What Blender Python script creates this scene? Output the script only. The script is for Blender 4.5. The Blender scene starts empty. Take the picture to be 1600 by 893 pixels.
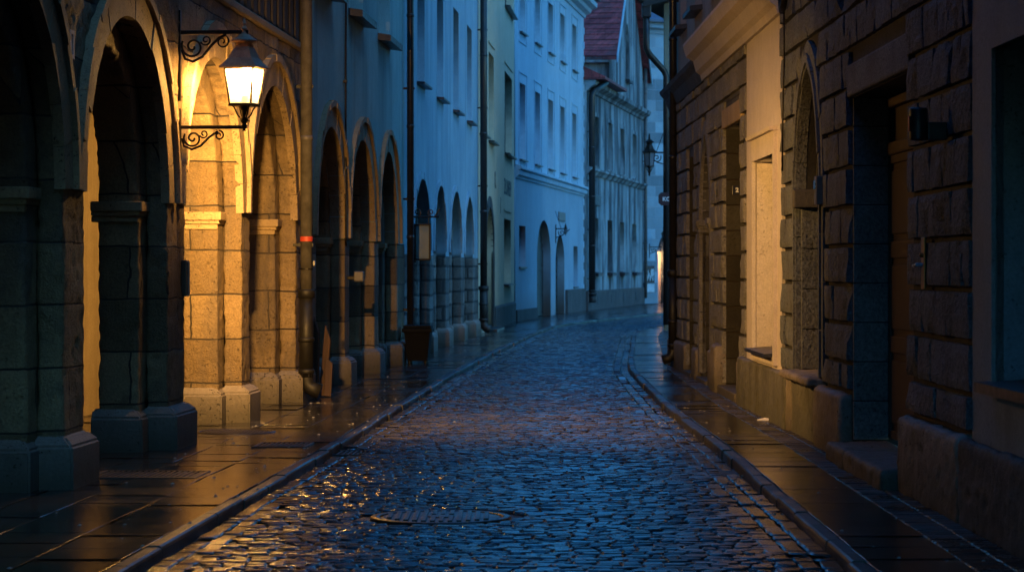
import bpy, bmesh, math, random
import numpy as np
from mathutils import Vector, Matrix, noise
R = math.radians
random.seed(7); np.random.seed(7)
sc = bpy.context.scene
col = sc.collection

# ------------------------------------------------------------------ helpers
def tag(o, label=None, cat=None, group=None, kind=None):
    if label: o['label'] = label
    if cat: o['category'] = cat
    if group: o['group'] = group
    if kind: o['kind'] = kind
    return o

def empty(name, loc, rz=0, label=None, cat=None, group=None):
    o = bpy.data.objects.new(name, None); col.objects.link(o)
    o.location = loc; o.rotation_euler = (0, 0, rz); o.empty_display_size = .2
    return tag(o, label, cat, group)

def link(name, me, mat=None, parent=None, smooth=False):
    o = bpy.data.objects.new(name, me); col.objects.link(o)
    if mat: 
        me.materials.clear(); me.materials.append(mat)
    if parent: o.parent = parent
    if smooth:
        me.polygons.foreach_set('use_smooth', [True] * len(me.polygons))
    return o

def copy_tree(o, parent=None):
    c = o.copy(); col.objects.link(c)
    if parent: c.parent = parent
    for ch in list(o.children): copy_tree(ch, c)
    return c

class MB:
    """collects simple solids into one mesh"""
    def __init__(s): s.v = []; s.f = []; s.cut = []
    def add(s, vs, fs):
        n = len(s.v); s.cut.append((n, len(s.f))); s.v += [tuple(p) for p in vs]; s.f += [tuple(i + n for i in f) for f in fs]; return s
    def box(s, x0, x1, y0, y1, z0, z1):
        return s.add([(x0,y0,z0),(x1,y0,z0),(x1,y1,z0),(x0,y1,z0),(x0,y0,z1),(x1,y0,z1),(x1,y1,z1),(x0,y1,z1)],
                     [(0,3,2,1),(4,5,6,7),(0,1,5,4),(1,2,6,5),(2,3,7,6),(3,0,4,7)])
    def bbox(s, x0, x1, y0, y1, z0, z1, b=.01):
        """box with chamfered edges"""
        bm = bmesh.new()
        bmesh.ops.create_cube(bm, size=1)
        for v in bm.verts:
            v.co = ((x0+x1)/2+v.co.x*(x1-x0), (y0+y1)/2+v.co.y*(y1-y0), (z0+z1)/2+v.co.z*(z1-z0))
        b = min(b, (x1-x0)*.3, (y1-y0)*.3, (z1-z0)*.3)
        bmesh.ops.bevel(bm, geom=bm.edges[:], offset=b, segments=2, affect='EDGES', profile=.6)
        bm.verts.index_update()
        s.add([v.co[:] for v in bm.verts], [[v.index for v in f.verts] for f in bm.faces]); bm.free(); return s
    def prism(s, prof, x0, x1):
        """profile of (y,z) extruded along x"""
        n = len(prof)
        vs = [(x0, p[0], p[1]) for p in prof] + [(x1, p[0], p[1]) for p in prof]
        fs = [tuple(range(n)), tuple(reversed(range(n, 2*n)))]
        fs += [(i, i+n, (i+1) % n + n, (i+1) % n) for i in range(n)]
        return s.add(vs, fs)
    def tube(s, pts, r, n=10, cap=True):
        pts = [Vector(p) for p in pts]; rs = r if isinstance(r, (list, tuple)) else [r]*len(pts)
        base = len(s.v); up = None
        for i, p in enumerate(pts):
            t = (pts[min(i+1, len(pts)-1)] - pts[max(i-1, 0)]).normalized()
            if up is None:
                up = Vector((0,0,1)) if abs(t.z) < .9 else Vector((1,0,0))
            a = (up - t*up.dot(t)).normalized(); up = a; b = t.cross(a)
            for k in range(n):
                q = p + (a*math.cos(2*math.pi*k/n) + b*math.sin(2*math.pi*k/n))*rs[i]
                s.v.append(q[:])
        for i in range(len(pts)-1):
            for k in range(n):
                s.f.append((base+i*n+k, base+i*n+(k+1)%n, base+(i+1)*n+(k+1)%n, base+(i+1)*n+k))
        if cap:
            s.f.append(tuple(reversed(range(base, base+n)))); s.f.append(tuple(range(base+(len(pts)-1)*n, base+len(pts)*n)))
        return s
    def lathe(s, prof, n=16, c=(0,0), rot=0):
        """profile of (r,z) turned about z"""
        base = len(s.v)
        for r, z in prof:
            for k in range(n):
                a = 2*math.pi*k/n + rot
                s.v.append((c[0]+r*math.cos(a), c[1]+r*math.sin(a), z))
        for i in range(len(prof)-1):
            for k in range(n):
                s.f.append((base+i*n+k, base+i*n+(k+1)%n, base+(i+1)*n+(k+1)%n, base+(i+1)*n+k))
        s.f.append(tuple(reversed(range(base, base+n)))); s.f.append(tuple(range(base+(len(prof)-1)*n, base+len(prof)*n)))
        return s
    def build(s, name, mat, parent=None, smooth=False, mtx=None):
        me = bpy.data.meshes.new(name)
        vs = [mtx @ Vector(p) for p in s.v] if mtx else s.v
        me.from_pydata(vs, [], s.f); me.update()
        return link(name, me, mat, parent, smooth)

def build_each(mb, name, mat, parent):
    """every solid added to mb becomes an object of its own"""
    c = mb.cut + [(len(mb.v), len(mb.f))]
    for (v0, f0), (v1, f1) in zip(c[:-1], c[1:]):
        me = bpy.data.meshes.new(name); me.from_pydata(mb.v[v0:v1], [], [tuple(i-v0 for i in f) for f in mb.f[f0:f1]]); me.update()
        link(name, me, mat, parent)

def panel_mesh(outline, holes, y0, y1):
    cu = bpy.data.curves.new('tmp', 'CURVE'); cu.dimensions = '2D'; cu.fill_mode = 'BOTH'
    cu.extrude = (y1 - y0)/2
    for poly in [outline] + list(holes):
        sp = cu.splines.new('POLY'); sp.points.add(len(poly)-1)
        for p, q in zip(sp.points, poly): p.co = (q[0], q[1], 0, 1)
        sp.use_cyclic_u = True
    ob = bpy.data.objects.new('tmp', cu); col.objects.link(ob)
    dg = bpy.context.evaluated_depsgraph_get()
    me = bpy.data.meshes.new_from_object(ob.evaluated_get(dg))
    bpy.data.objects.remove(ob); bpy.data.curves.remove(cu)
    n = len(me.vertices); a = np.empty(n*3); me.vertices.foreach_get('co', a); a = a.reshape(-1, 3)
    b = np.stack([a[:,0], (y0+y1)/2 - a[:,2], a[:,1]], 1)
    me.vertices.foreach_set('co', b.ravel()); me.update()
    return me

def remeshed(me, voxel, amp, fine, keep=None):
    """voxel-remesh a wall so its arrises are worn, then weather it with noise"""
    ob = bpy.data.objects.new('tmp', me); col.objects.link(ob)
    md = ob.modifiers.new('r', 'REMESH'); md.mode = 'VOXEL'; md.voxel_size = voxel
    dg = bpy.context.evaluated_depsgraph_get()
    m2 = bpy.data.meshes.new_from_object(ob.evaluated_get(dg))
    bpy.data.objects.remove(ob); bpy.data.meshes.remove(me)
    n = len(m2.vertices); a = np.empty(n*3); m2.vertices.foreach_get('co', a); a = a.reshape(-1, 3)
    nn = np.empty(n*3); m2.vertices.foreach_get('normal', nn); nn = nn.reshape(-1, 3)
    d = np.empty(n)
    N = noise.noise
    for i in range(n):
        x, y, z = a[i]
        q = N((x*1.7, y*1.7, z*1.7)); q2 = N((x*7, y*7, z*7+9)); q3 = N((x*19, y*19, z*19))
        d[i] = amp*q + fine*q2 + fine*.6*q3 - max(0, q2-.30)*fine*5
    a += nn*d[:, None]
    m2.vertices.foreach_set('co', a.ravel()); m2.update()
    return m2

def build_rough(mb, name, mat, parent, vox=.032, amp=.02, fine=.014):
    c = mb.cut + [(len(mb.v), len(mb.f))]
    for (v0, f0), (v1, f1) in zip(c[:-1], c[1:]):
        me = bpy.data.meshes.new(name); me.from_pydata(mb.v[v0:v1], [], [tuple(i-v0 for i in f) for f in mb.f[f0:f1]]); me.update()
        link(name, remeshed(me, vox, amp, fine), mat, parent, True)

def panel(root, name, mat, outline, holes, y0, y1, rem=None, amp=.016, fine=.014):
    me = panel_mesh(outline, holes, y0, y1)
    if rem: return link(name, remeshed(me, rem, amp, fine), mat, root, True)
    return link(name, me, mat, root)

def rect(a, b, z0, z1): return [(a, z0), (b, z0), (b, z1), (a, z1)]

def arc(a, b, zs, rise, n=22):
    hw = (b-a)/2; c = (a+b)/2; out = []
    if rise > hw*1.03:
        Rr = (hw*hw + rise*rise)/(2*hw); th = math.asin(min(1, rise/Rr)); h = n//2
        for i in range(h+1):
            t = th*i/h; out.append((a + Rr - Rr*math.cos(t), zs + Rr*math.sin(t)))
        out += [(2*c - x, z) for x, z in reversed(out[:-1])]
    else:
        for i in range(n+1):
            t = math.pi*(1 - i/n); out.append((c + hw*math.cos(t), zs + rise*math.sin(t)))
    return out

def arch_hole(a, b, z0, zs, rise, n=22): return [(a, z0)] + arc(a, b, zs, rise, n) + [(b, z0)]

def notched(s0, s1, z0, z1, opens, n=22):
    """wall outline standing on the ground with arches cut up from below"""
    o = [(s0, z0)]
    for a, b, zs, rise in opens: o += arch_hole(a, b, z0, zs, rise, n)
    return o + [(s1, z0), (s1, z1), (s0, z1)]

def ring(mb, a, b, zs, rise, o0, o1, y0, y1, zlow, nseg=13, gap=.006, sub=4, legs=True):
    """arch band of separate voussoirs between offsets o0..o1, standing between depth y0..y1"""
    pts = arc(a, b, zs, rise, nseg*sub)
    m = len(pts)
    def nrm(i):
        p, q = pts[max(i-1, 0)], pts[min(i+1, m-1)]
        tx, tz = q[0]-p[0], q[1]-p[1]; l = math.hypot(tx, tz); return (-tz/l, tx/l)
    def block(sec):
        vs = []; dy = random.uniform(-.009, .006); do = random.uniform(-.010, .008); y0_ = y0+dy
        for (x, z), (nx, nz) in sec:
            vs += [(x+nx*o0, y0_, z+nz*o0), (x+nx*(o1+do), y0_, z+nz*(o1+do)), (x+nx*(o1+do), y1, z+nz*(o1+do)), (x+nx*o0, y1, z+nz*o0)]
        fs = [(3,2,1,0)]; k = len(sec)
        for i in range(k-1):
            for j in range(4): fs.append((i*4+j, i*4+(j+1)%4, (i+1)*4+(j+1)%4, (i+1)*4+j))
        fs.append(tuple((k-1)*4+j for j in range(4)))
        mb.add(vs, fs)
    i = 0
    while i < m-1:
        j = min(i+sub, m-1)
        sec = [[pts[k], nrm(k)] for k in range(i, j+1)]
        if gap:
            for e, f in ((0, 1), (-1, -2)):
                p, q = sec[e][0], sec[f][0]; l = math.hypot(q[0]-p[0], q[1]-p[1]) or 1
                sec[e] = [(p[0]+(q[0]-p[0])*gap/l, p[1]+(q[1]-p[1])*gap/l), sec[e][1]]
        block(sec); i = j
    if legs:
        z = zlow; k = max(1, round((zs-zlow)/.42)); h = (zs-zlow)/k
        for q in range(k):
            za, zb = zlow+q*h+gap, zlow+(q+1)*h-gap
            mb.box(a-o1, a-o0, y0, y1, za, zb); mb.box(b+o0, b+o1, y0, y1, za, zb)
    return mb

def tri_fix(o): return o

# ------------------------------------------------------------------ materials
def nodes(name):
    m = bpy.data.materials.new(name); m.use_nodes = True
    nt = m.node_tree; nt.nodes.clear()
    out = nt.nodes.new('ShaderNodeOutputMaterial'); bs = nt.nodes.new('ShaderNodeBsdfPrincipled')
    nt.links.new(bs.outputs[0], out.inputs[0])
    return m, nt, bs
def L(nt, a, b): nt.links.new(a, b)
def ramp(nt, src, stops):
    r = nt.nodes.new('ShaderNodeValToRGB'); L(nt, src, r.inputs[0])
    el = r.color_ramp.elements
    while len(el) < len(stops): el.new(.5)
    for e, (p, c) in zip(el, stops):
        e.position = p; e.color = (*c, 1) if isinstance(c, tuple) else (c, c, c, 1)
    return r.outputs[0]
def mix(nt, fac, a, b, mode='MIX'):
    n = nt.nodes.new('ShaderNodeMix'); n.data_type = 'RGBA'; n.blend_type = mode
    for i, v in ((0, fac), (6, a), (7, b)):
        if hasattr(v, 'links'): L(nt, v, n.inputs[i])
        else: n.inputs[i].default_value = v if i == 0 else ((*v, 1) if isinstance(v, tuple) else (v, v, v, 1))
    return n.outputs[2]
def math_(nt, op, a, b=None):
    n = nt.nodes.new('ShaderNodeMath'); n.operation = op
    for i, v in ((0, a), (1, b)):
        if v is None: continue
        if hasattr(v, 'links'): L(nt, v, n.inputs[i])
        else: n.inputs[i].default_value = v
    return n.outputs[0]
def noise_(nt, vec, scale, detail=5, rough=.6, dist=0, sc3=None):
    n = nt.nodes.new('ShaderNodeTexNoise'); n.inputs['Scale'].default_value = scale
    n.inputs['Detail'].default_value = detail; n.inputs['Roughness'].default_value = rough
    n.inputs['Distortion'].default_value = dist
    if sc3:
        mp = nt.nodes.new('ShaderNodeMapping'); mp.inputs['Scale'].default_value = sc3; L(nt, vec, mp.inputs[0]); vec = mp.outputs[0]
    L(nt, vec, n.inputs['Vector']); return n.outputs['Fac']

def wallmat(name, c1, c2, scale=1.2, rough=.85, grain=.35, grain_scale=55, streak=0, streak_col=(.03,.03,.03), streak_scale=(2.2,2.2,.25),
            brick=None, joint=(.04,.035,.03), pits=0, low=None, blotch=0, blotch_col=(.05,.045,.04), spec=.3, thr=(.5,.68), gc=.55, bump=.012):
    m, nt, bs = nodes(name)
    tc = nt.nodes.new('ShaderNodeTexCoord'); v = tc.outputs['Object']
    sep = nt.nodes.new('ShaderNodeSeparateXYZ'); L(nt, v, sep.inputs[0])
    n1 = noise_(nt, v, scale, 6, .62)
    c = ramp(nt, n1, [(.3, c1), (.7, c2)])
    n2 = noise_(nt, v, scale*9, 4, .7)
    c = mix(nt, .55, c, ramp(nt, n2, [(.25, .62), (.75, 1.0)]), 'MULTIPLY')
    n3 = noise_(nt, v, grain_scale, 3, .75)
    c = mix(nt, .5 if gc > .5 else (.45 if gc > .3 else .62), c, ramp(nt, n3, [(.36, gc), (.62, 1.0)]), 'MULTIPLY')
    h = math_(nt, 'MULTIPLY', n3, grain); h = math_(nt, 'ADD', h, math_(nt, 'MULTIPLY', n2, grain*.8))
    if brick:
        bw, bh, mo, off = brick
        u = math_(nt, 'ADD', sep.outputs[0], sep.outputs[1])
        cb = nt.nodes.new('ShaderNodeCombineXYZ'); L(nt, u, cb.inputs[0]); L(nt, math_(nt, 'ADD', sep.outputs[2], off), cb.inputs[1])
        wob = nt.nodes.new('ShaderNodeTexNoise'); wob.inputs['Scale'].default_value = 2.5; L(nt, v, wob.inputs['Vector'])
        vm = nt.nodes.new('ShaderNodeVectorMath'); vm.operation = 'MULTIPLY_ADD'
        L(nt, wob.outputs['Color'], vm.inputs[0]); vm.inputs[1].default_value = (.05, .05, .0); L(nt, cb.outputs[0], vm.inputs[2])
        b = nt.nodes.new('ShaderNodeTexBrick'); L(nt, vm.outputs[0], b.inputs['Vector'])
        b.inputs['Scale'].default_value = 1; b.inputs['Brick Width'].default_value = bw; b.inputs['Row Height'].default_value = bh
        b.inputs['Mortar Size'].default_value = mo; b.inputs['Mortar Smooth'].default_value = .35
        b.inputs['Color1'].default_value = (.30,.28,.27,1); b.inputs['Color2'].default_value = (1.1,1.1,1.1,1); b.inputs['Mortar'].default_value = (.8,.8,.8,1)
        c = mix(nt, .8, c, b.outputs['Color'], 'MULTIPLY')
        c = mix(nt, b.outputs['Fac'], c, joint)
        h = math_(nt, 'SUBTRACT', h, math_(nt, 'MULTIPLY', b.outputs['Fac'], .9))
    if streak:
        s = noise_(nt, v, 1, 5, .65, .3, streak_scale)
        c = mix(nt, math_(nt, 'MULTIPLY', ramp(nt, s, [(thr[0], 0.0), (thr[1], 1.0)]), streak), c, streak_col)
    if blotch:
        s = noise_(nt, v, .8, 8, .7, .4)
        c = mix(nt, math_(nt, 'MULTIPLY', ramp(nt, s, [(.52, 0.0), (.66, 1.0)]), blotch), c, blotch_col)
    if pits:
        nm = noise_(nt, v, 1.3, 3, .5); pn = noise_(nt, v, 36, 2, .5, .5)
        pr = ramp(nt, math_(nt, 'ADD', pn, math_(nt, 'MULTIPLY', nm, .22)), [(.77, 0.0), (.81, 1.0)])
        c = mix(nt, math_(nt, 'MULTIPLY', pr, pits), c, (.015,.012,.01))
        h = math_(nt, 'SUBTRACT', h, math_(nt, 'MULTIPLY', pr, .8))
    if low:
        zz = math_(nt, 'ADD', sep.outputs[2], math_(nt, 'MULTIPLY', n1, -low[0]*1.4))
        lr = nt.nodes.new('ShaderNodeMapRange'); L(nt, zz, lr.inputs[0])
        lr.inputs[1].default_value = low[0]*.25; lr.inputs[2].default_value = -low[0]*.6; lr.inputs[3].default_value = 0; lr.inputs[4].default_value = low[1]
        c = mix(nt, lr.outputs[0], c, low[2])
    L(nt, c, bs.inputs['Base Color'])
    L(nt, ramp(nt, n2, [(.2, rough-.18), (.8, min(1, rough+.1))]), bs.inputs['Roughness'])
    bs.inputs['Specular IOR Level'].default_value = spec
    bp = nt.nodes.new('ShaderNodeBump'); bp.inputs['Strength'].default_value = .9; bp.inputs['Distance'].default_value = bump
    L(nt, h, bp.inputs['Height']); L(nt, bp.outputs[0], bs.inputs['Normal'])
    return m

def plain(name, c, rough=.5, metal=0, var=.35, scale=12, bump=.2, spec=.5):
    m, nt, bs = nodes(name)
    tc = nt.nodes.new('ShaderNodeTexCoord'); n = noise_(nt, tc.outputs['Object'], scale, 5, .65)
    L(nt, mix(nt, var, c, mix(nt, 1, c, ramp(nt, n, [(.3, .25), (.7, 1.3)]), 'MULTIPLY')), bs.inputs['Base Color'])
    L(nt, ramp(nt, n, [(.25, max(0, rough-.12)), (.75, min(1, rough+.15))]), bs.inputs['Roughness'])
    bs.inputs['Metallic'].default_value = metal; bs.inputs['Specular IOR Level'].default_value = spec
    if bump:
        bp = nt.nodes.new('ShaderNodeBump'); bp.inputs['Strength'].default_value = bump; bp.inputs['Distance'].default_value = .004
        L(nt, n, bp.inputs['Height']); L(nt, bp.outputs[0], bs.inputs['Normal'])
    return m

def wood(name, c1, c2, rough=.55):
    m, nt, bs = nodes(name)
    tc = nt.nodes.new('ShaderNodeTexCoord')
    n = noise_(nt, tc.outputs['Object'], 1, 6, .7, .6, (22, 22, 1.6)); n2 = noise_(nt, tc.outputs['Object'], 3, 4)
    c = mix(nt, .6, ramp(nt, n, [(.3, c1), (.7, c2)]), ramp(nt, n2, [(.3, .45), (.7, 1.0)]), 'MULTIPLY')
    L(nt, c, bs.inputs['Base Color']); bs.inputs['Roughness'].default_value = rough
    bp = nt.nodes.new('ShaderNodeBump'); bp.inputs['Strength'].default_value = .35; bp.inputs['Distance'].default_value = .004
    L(nt, n, bp.inputs['Height']); L(nt, bp.outputs[0], bs.inputs['Normal'])
    return m

def wetstone(name, c1, c2, rough=(.16, .42), bump=.35, bscale=28, spec=.5, dist=.006):
    """wet paving: each stone carries its own 'tint' value"""
    m, nt, bs = nodes(name)
    tc = nt.nodes.new('ShaderNodeTexCoord'); v = tc.outputs['Object']
    at = nt.nodes.new('ShaderNodeAttribute'); at.attribute_name = 'tint'
    c = ramp(nt, at.outputs['Fac'], [(0, c1), (1, c2)])
    n = noise_(nt, v, bscale, 4, .65); n0 = noise_(nt, v, .55, 4, .55)
    c = mix(nt, .6, c, ramp(nt, n, [(.3, .4), (.7, 1.1)]), 'MULTIPLY')
    L(nt, c, bs.inputs['Base Color'])
    n9 = noise_(nt, v, 2.3, 4, .6)
    c = mix(nt, .6, c, ramp(nt, math_(nt, 'ADD', math_(nt, 'MULTIPLY', n0, .5), math_(nt, 'MULTIPLY', n9, .5)), [(.38, .45), (.6, 1.15)]), 'MULTIPLY')
    L(nt, c, bs.inputs['Base Color'])
    rr = math_(nt, 'ADD', math_(nt, 'MULTIPLY', n0, .6), math_(nt, 'ADD', math_(nt, 'MULTIPLY', n, .2), math_(nt, 'MULTIPLY', n9, .2)))
    L(nt, ramp(nt, rr, [(.40, rough[0]), (.60, rough[1])]), bs.inputs['Roughness'])
    bs.inputs['Specular IOR Level'].default_value = spec
    bp = nt.nodes.new('ShaderNodeBump'); bp.inputs['Strength'].default_value = bump; bp.inputs['Distance'].default_value = dist
    L(nt, n, bp.inputs['Height']); L(nt, bp.outputs[0], bs.inputs['Normal'])
    return m

def glassmat(name, c=(.012,.014,.018), rough=.06):
    m, nt, bs = nodes(name)
    tc = nt.nodes.new('ShaderNodeTexCoord'); n = noise_(nt, tc.outputs['Object'], 1.7, 3)
    L(nt, mix(nt, .5, c, ramp(nt, n, [(.3, (.006,.007,.009)), (.7, (.03,.03,.032))])), bs.inputs['Base Color'])
    bs.inputs['Roughness'].default_value = rough; bs.inputs['Specular IOR Level'].default_value = .6
    bp = nt.nodes.new('ShaderNodeBump'); bp.inputs['Strength'].default_value = .08; bp.inputs['Distance'].default_value = .01
    L(nt, n, bp.inputs['Height']); L(nt, bp.outputs[0], bs.inputs['Normal'])
    return m

def emit(name, c, strength):
    m, nt, bs = nodes(name)
    bs.inputs['Base Color'].default_value = (.6,.55,.45,1); bs.inputs['Roughness'].default_value = .3
    bs.inputs['Emission Color'].default_value = (*c, 1); bs.inputs['Emission Strength'].default_value = strength
    return m

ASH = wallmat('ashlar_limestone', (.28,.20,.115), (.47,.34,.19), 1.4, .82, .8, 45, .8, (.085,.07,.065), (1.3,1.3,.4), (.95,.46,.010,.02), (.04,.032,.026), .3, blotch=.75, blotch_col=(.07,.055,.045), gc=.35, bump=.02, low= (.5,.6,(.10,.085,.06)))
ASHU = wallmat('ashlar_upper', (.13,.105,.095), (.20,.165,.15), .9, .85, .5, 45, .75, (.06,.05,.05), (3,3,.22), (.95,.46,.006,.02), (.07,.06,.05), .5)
FRZ = wallmat('dark_frieze_stone', (.06,.05,.045), (.10,.085,.075), .9, .85, .5, 45, .6, (.03,.028,.028), (3,3,.22))  # darker base colour for balusters and rail
TRIM = wallmat('limestone_trim', (.30,.215,.125), (.46,.34,.205), 1.4, .8, .55, 40, .3, (.07,.06,.05), pits=.7)
PLN = wallmat('plinth_stone', (.19,.16,.145), (.31,.265,.235), 1.4, .75, .6, 35, .4, (.05,.045,.035), pits=.9, low=(.4,.75,(.05,.045,.03)))
INNER = wallmat('arcade_plaster', (.42,.33,.2), (.55,.43,.27), .8, .9, .3, 40, .4, (.12,.09,.06))
TEAL = wallmat('teal_plaster', (.32,.47,.47), (.45,.61,.60), .5, .8, .25, 60, .8, (.16,.24,.24), (1.5,1.5,.12), blotch=.5, blotch_col=(.23,.34,.34))
PALE = wallmat('pale_plaster', (.25,.37,.46), (.37,.52,.61), .5, .8, .25, 60, .8, (.15,.23,.28), (1.5,1.5,.12), blotch=.5, blotch_col=(.19,.29,.36))
RUBBLE = wallmat('rubble_stone', (.14,.13,.12), (.30,.28,.26), 1.5, .85, .8, 25, .3, (.05,.05,.05), (1,1,1), (.55,.28,.03,0), (.05,.05,.05), .8)
OCHRE = wallmat('ochre_plaster', (.62,.50,.34), (.74,.60,.42), .5, .82, .25, 60, .3, (.22,.24,.2), (1.5,1.5,.15), low=(1.0,.6,(.15,.15,.13)))
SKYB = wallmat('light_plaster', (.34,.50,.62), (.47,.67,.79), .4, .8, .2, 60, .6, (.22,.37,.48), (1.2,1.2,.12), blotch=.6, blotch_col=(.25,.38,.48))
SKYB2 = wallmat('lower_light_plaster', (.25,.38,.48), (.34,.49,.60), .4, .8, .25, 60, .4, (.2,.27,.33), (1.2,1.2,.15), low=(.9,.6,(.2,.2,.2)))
WORN = wallmat('weathered_plaster', (.20,.26,.29), (.38,.46,.49), .5, .88, .5, 40, .95, (.04,.045,.05), (1.1,1.1,.17), blotch=.85, blotch_col=(.08,.09,.10), thr=(.44,.58), low=(1.2,.5,(.2,.2,.2)))
BACKST = wallmat('pale_block_stone', (.32,.46,.56), (.42,.58,.68), .5, .85, .4, 40, .3, (.32,.38,.43), (1,1,.2), (1.5,.5,.012,0), (.3,.35,.4))
RUST = wallmat('rusticated_stone', (.11,.125,.155), (.20,.215,.25), 1.6, .8, 1.0, 38, .7, (.06,.055,.055), (1.2,1.2,.5), pits=.7, gc=.12, bump=.025, blotch=.5, blotch_col=(.08,.07,.068))
RUSTB = wallmat('mortar_backing', (.06,.042,.032), (.10,.075,.055), 1.5, .9, .8, 30, pits=.4)
RUSTL = wallmat('light_rusticated_stone', (.21,.205,.205), (.36,.345,.34), 1.6, .8, 1.0, 38, .6, (.09,.08,.078), (1.2,1.2,.5), pits=.5, gc=.3, bump=.025, blotch=.5, blotch_col=(.11,.098,.094))
REVEAL = wallmat('reveal_stone', (.09,.088,.09), (.155,.15,.152), 1.3, .8, .7, 30, .4, (.05,.04,.035), brick=(.9,.33,.01,.19), joint=(.04,.03,.025), pits=.25)
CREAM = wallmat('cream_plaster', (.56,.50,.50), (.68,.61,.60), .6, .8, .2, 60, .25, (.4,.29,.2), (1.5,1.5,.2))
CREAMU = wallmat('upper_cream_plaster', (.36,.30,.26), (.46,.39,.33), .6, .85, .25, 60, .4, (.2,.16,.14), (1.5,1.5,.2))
WHITEPL = wallmat('chipped_white_plaster', (.64,.56,.54), (.74,.66,.63), .8, .75, .25, 60, .35, (.4,.34,.31), (1.5,1.5,.3), pits=.25, low=(1.6,.5,(.3,.25,.22)))
CONC = wallmat('rough_render_base', (.11,.108,.108), (.19,.182,.178), 1.2, .75, .8, 28, .7, (.06,.055,.035), (3,3,.5), pits=.5, low=(.5,.6,(.06,.06,.04)))
GREYPL = wallmat('dark_grey_plaster', (.26,.26,.27), (.36,.36,.37), .8, .8, .35, 50, .3, (.08,.08,.08), (1.5,1.5,.3), pits=.4)
DARKST = wallmat('dark_stone', (.06,.056,.056), (.12,.112,.11), 1.2, .8, .7, 30, .3, (.03,.03,.03), pits=.7)
DEEPST = wallmat('shade_dark_stone', (.02,.019,.02), (.042,.04,.04), 1.2, .8, .7, 30)  # shade of the deep recess put into the stone's base colour
IRON = plain('black_iron', (.018,.015,.013), .42, .6, .5, 40, .3)
LROOF = plain('glow_brown_lantern_roof', (.42,.27,.18), .6, 0, .5, 20, .2)  # lamp glow on the iron roof put into this brown base colour
PIPE = plain('grey_zinc_pipe', (.13,.12,.115), .5, .15, .6, 9, .15, .3)
PIPED = plain('dark_painted_pipe', (.022,.02,.02), .35, .1, .5, 9, .2)
CAST = plain('cast_iron_pipe', (.009,.008,.008), .55, 0, .5, 14, .3)
REDBAND = plain('red_tape', (.55,.06,.03), .5, 0, .2, 20, 0)
FRAME = plain('dark_window_frame', (.05,.055,.06), .5, 0, .3, 12, .1)
FRAMEL = plain('pale_window_frame', (.62,.64,.65), .5, 0, .3, 12, .1)
SILL = plain('lead_sill', (.035,.035,.04), .4, .4, .4, 12, .1)
GLASS = glassmat('window_glass')
GLASSB = glassmat('window_glass_pale', (.07,.09,.10), .15)
DOORW = wood('dark_red_door_wood', (.022,.012,.010), (.055,.03,.024))
DOORD = wood('black_door_wood', (.012,.012,.013), (.03,.028,.027))
PLANK = wood('weathered_board', (.035,.018,.011), (.10,.05,.028), .8)
PLASTIC = plain('black_bin_plastic', (.006,.006,.007), .6, 0, .4, 10, .15, .12)
BRASS = plain('aged_brass', (.20,.12,.045), .35, .8, .4, 20, .2)
STEEL = plain('bright_steel', (.5,.5,.52), .25, 1, .2, 20, 0)
GREYBOX = plain('grey_box_paint', (.13,.12,.12), .45, .1, .3, 20, .1)
BOARDG = plain('board_face', (.13,.20,.19), .4, 0, .3, 8, .1)
SIGNB = plain('dark_navy_sign', (.007,.010,.022), .35, 0, .2, 8, 0)
SIGNW = plain('white_letter_paint', (.75,.78,.8), .5, 0, .1, 8, 0)
BLACKP = plain('black_letter_paint', (.02,.02,.025), .6, 0, .1, 8, 0)
PAPER = plain('poster_paper', (.45,.55,.62), .6, 0, .5, 5, 0)
REDROOF = wallmat('red_tile', (.36,.06,.07), (.66,.13,.13), 2.2, .6, .6, 12, .7, (.16,.06,.06), (.8,.8,.8), gc=.3, brick=(.3,.36,.02,0), joint=(.1,.03,.03))
DARKROOF = plain('dark_tile', (.05,.055,.065), .5, 0, .5, 4, .3)
BLUEROOF = plain('slate_blue_roof', (.07,.10,.16), .45, 0, .4, 3, .3)
EAVEW = wood('dark_eave_timber', (.016,.012,.011), (.035,.026,.022), .7)
YELLOWW = wallmat('yellow_end_plaster', (.26,.25,.19), (.34,.33,.25), .7, .85, .3, 50, .4, (.1,.1,.08))
LAMPG = emit('lit_lamp_glass', (1.0, .62, .26), .27)
_nt = LAMPG.node_tree; _mx = _nt.nodes.new('ShaderNodeMixShader'); _tr = _nt.nodes.new('ShaderNodeBsdfTransparent'); _mx.inputs[0].default_value = .5
_nt.links.new(_tr.outputs[0], _mx.inputs[1]); _nt.links.new(_nt.nodes['Principled BSDF'].outputs[0], _mx.inputs[2]); _nt.links.new(_mx.outputs[0], _nt.nodes['Material Output'].inputs[0])
BULB = emit('lamp_bulb', (1.0, .70, .36), 6)
DOORGLOW = emit('lit_passage_wall', (1.0, .52, .16), .55)
LAMPOFF = plain('unlit_lamp_glass', (.12,.15,.18), .15, 0, .2, 10, 0)

SETT = wetstone('wet_setts', (.016,.015,.016), (.105,.092,.085), (.05,.26), .38, 80, .6)
BED = wetstone('wet_joint_sand', (.012,.011,.010), (.02,.018,.016), (.35,.6), .5, 40)
SLAB = wetstone('wet_paving_slab', (.020,.018,.018), (.042,.038,.037), (.05,.25), .38, 90, .55, .003)
KERB = wetstone('wet_kerb_stone', (.03,.028,.028), (.06,.054,.05), (.3,.6), .35, 24)
BRICKP = wetstone('wet_paving_brick', (.035,.030,.029), (.085,.072,.066), (.2,.5), .3, 26)
MANH = wetstone('wet_cast_iron_cover', (.022,.019,.017), (.03,.026,.024), (.25,.45), .35, 60)

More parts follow.
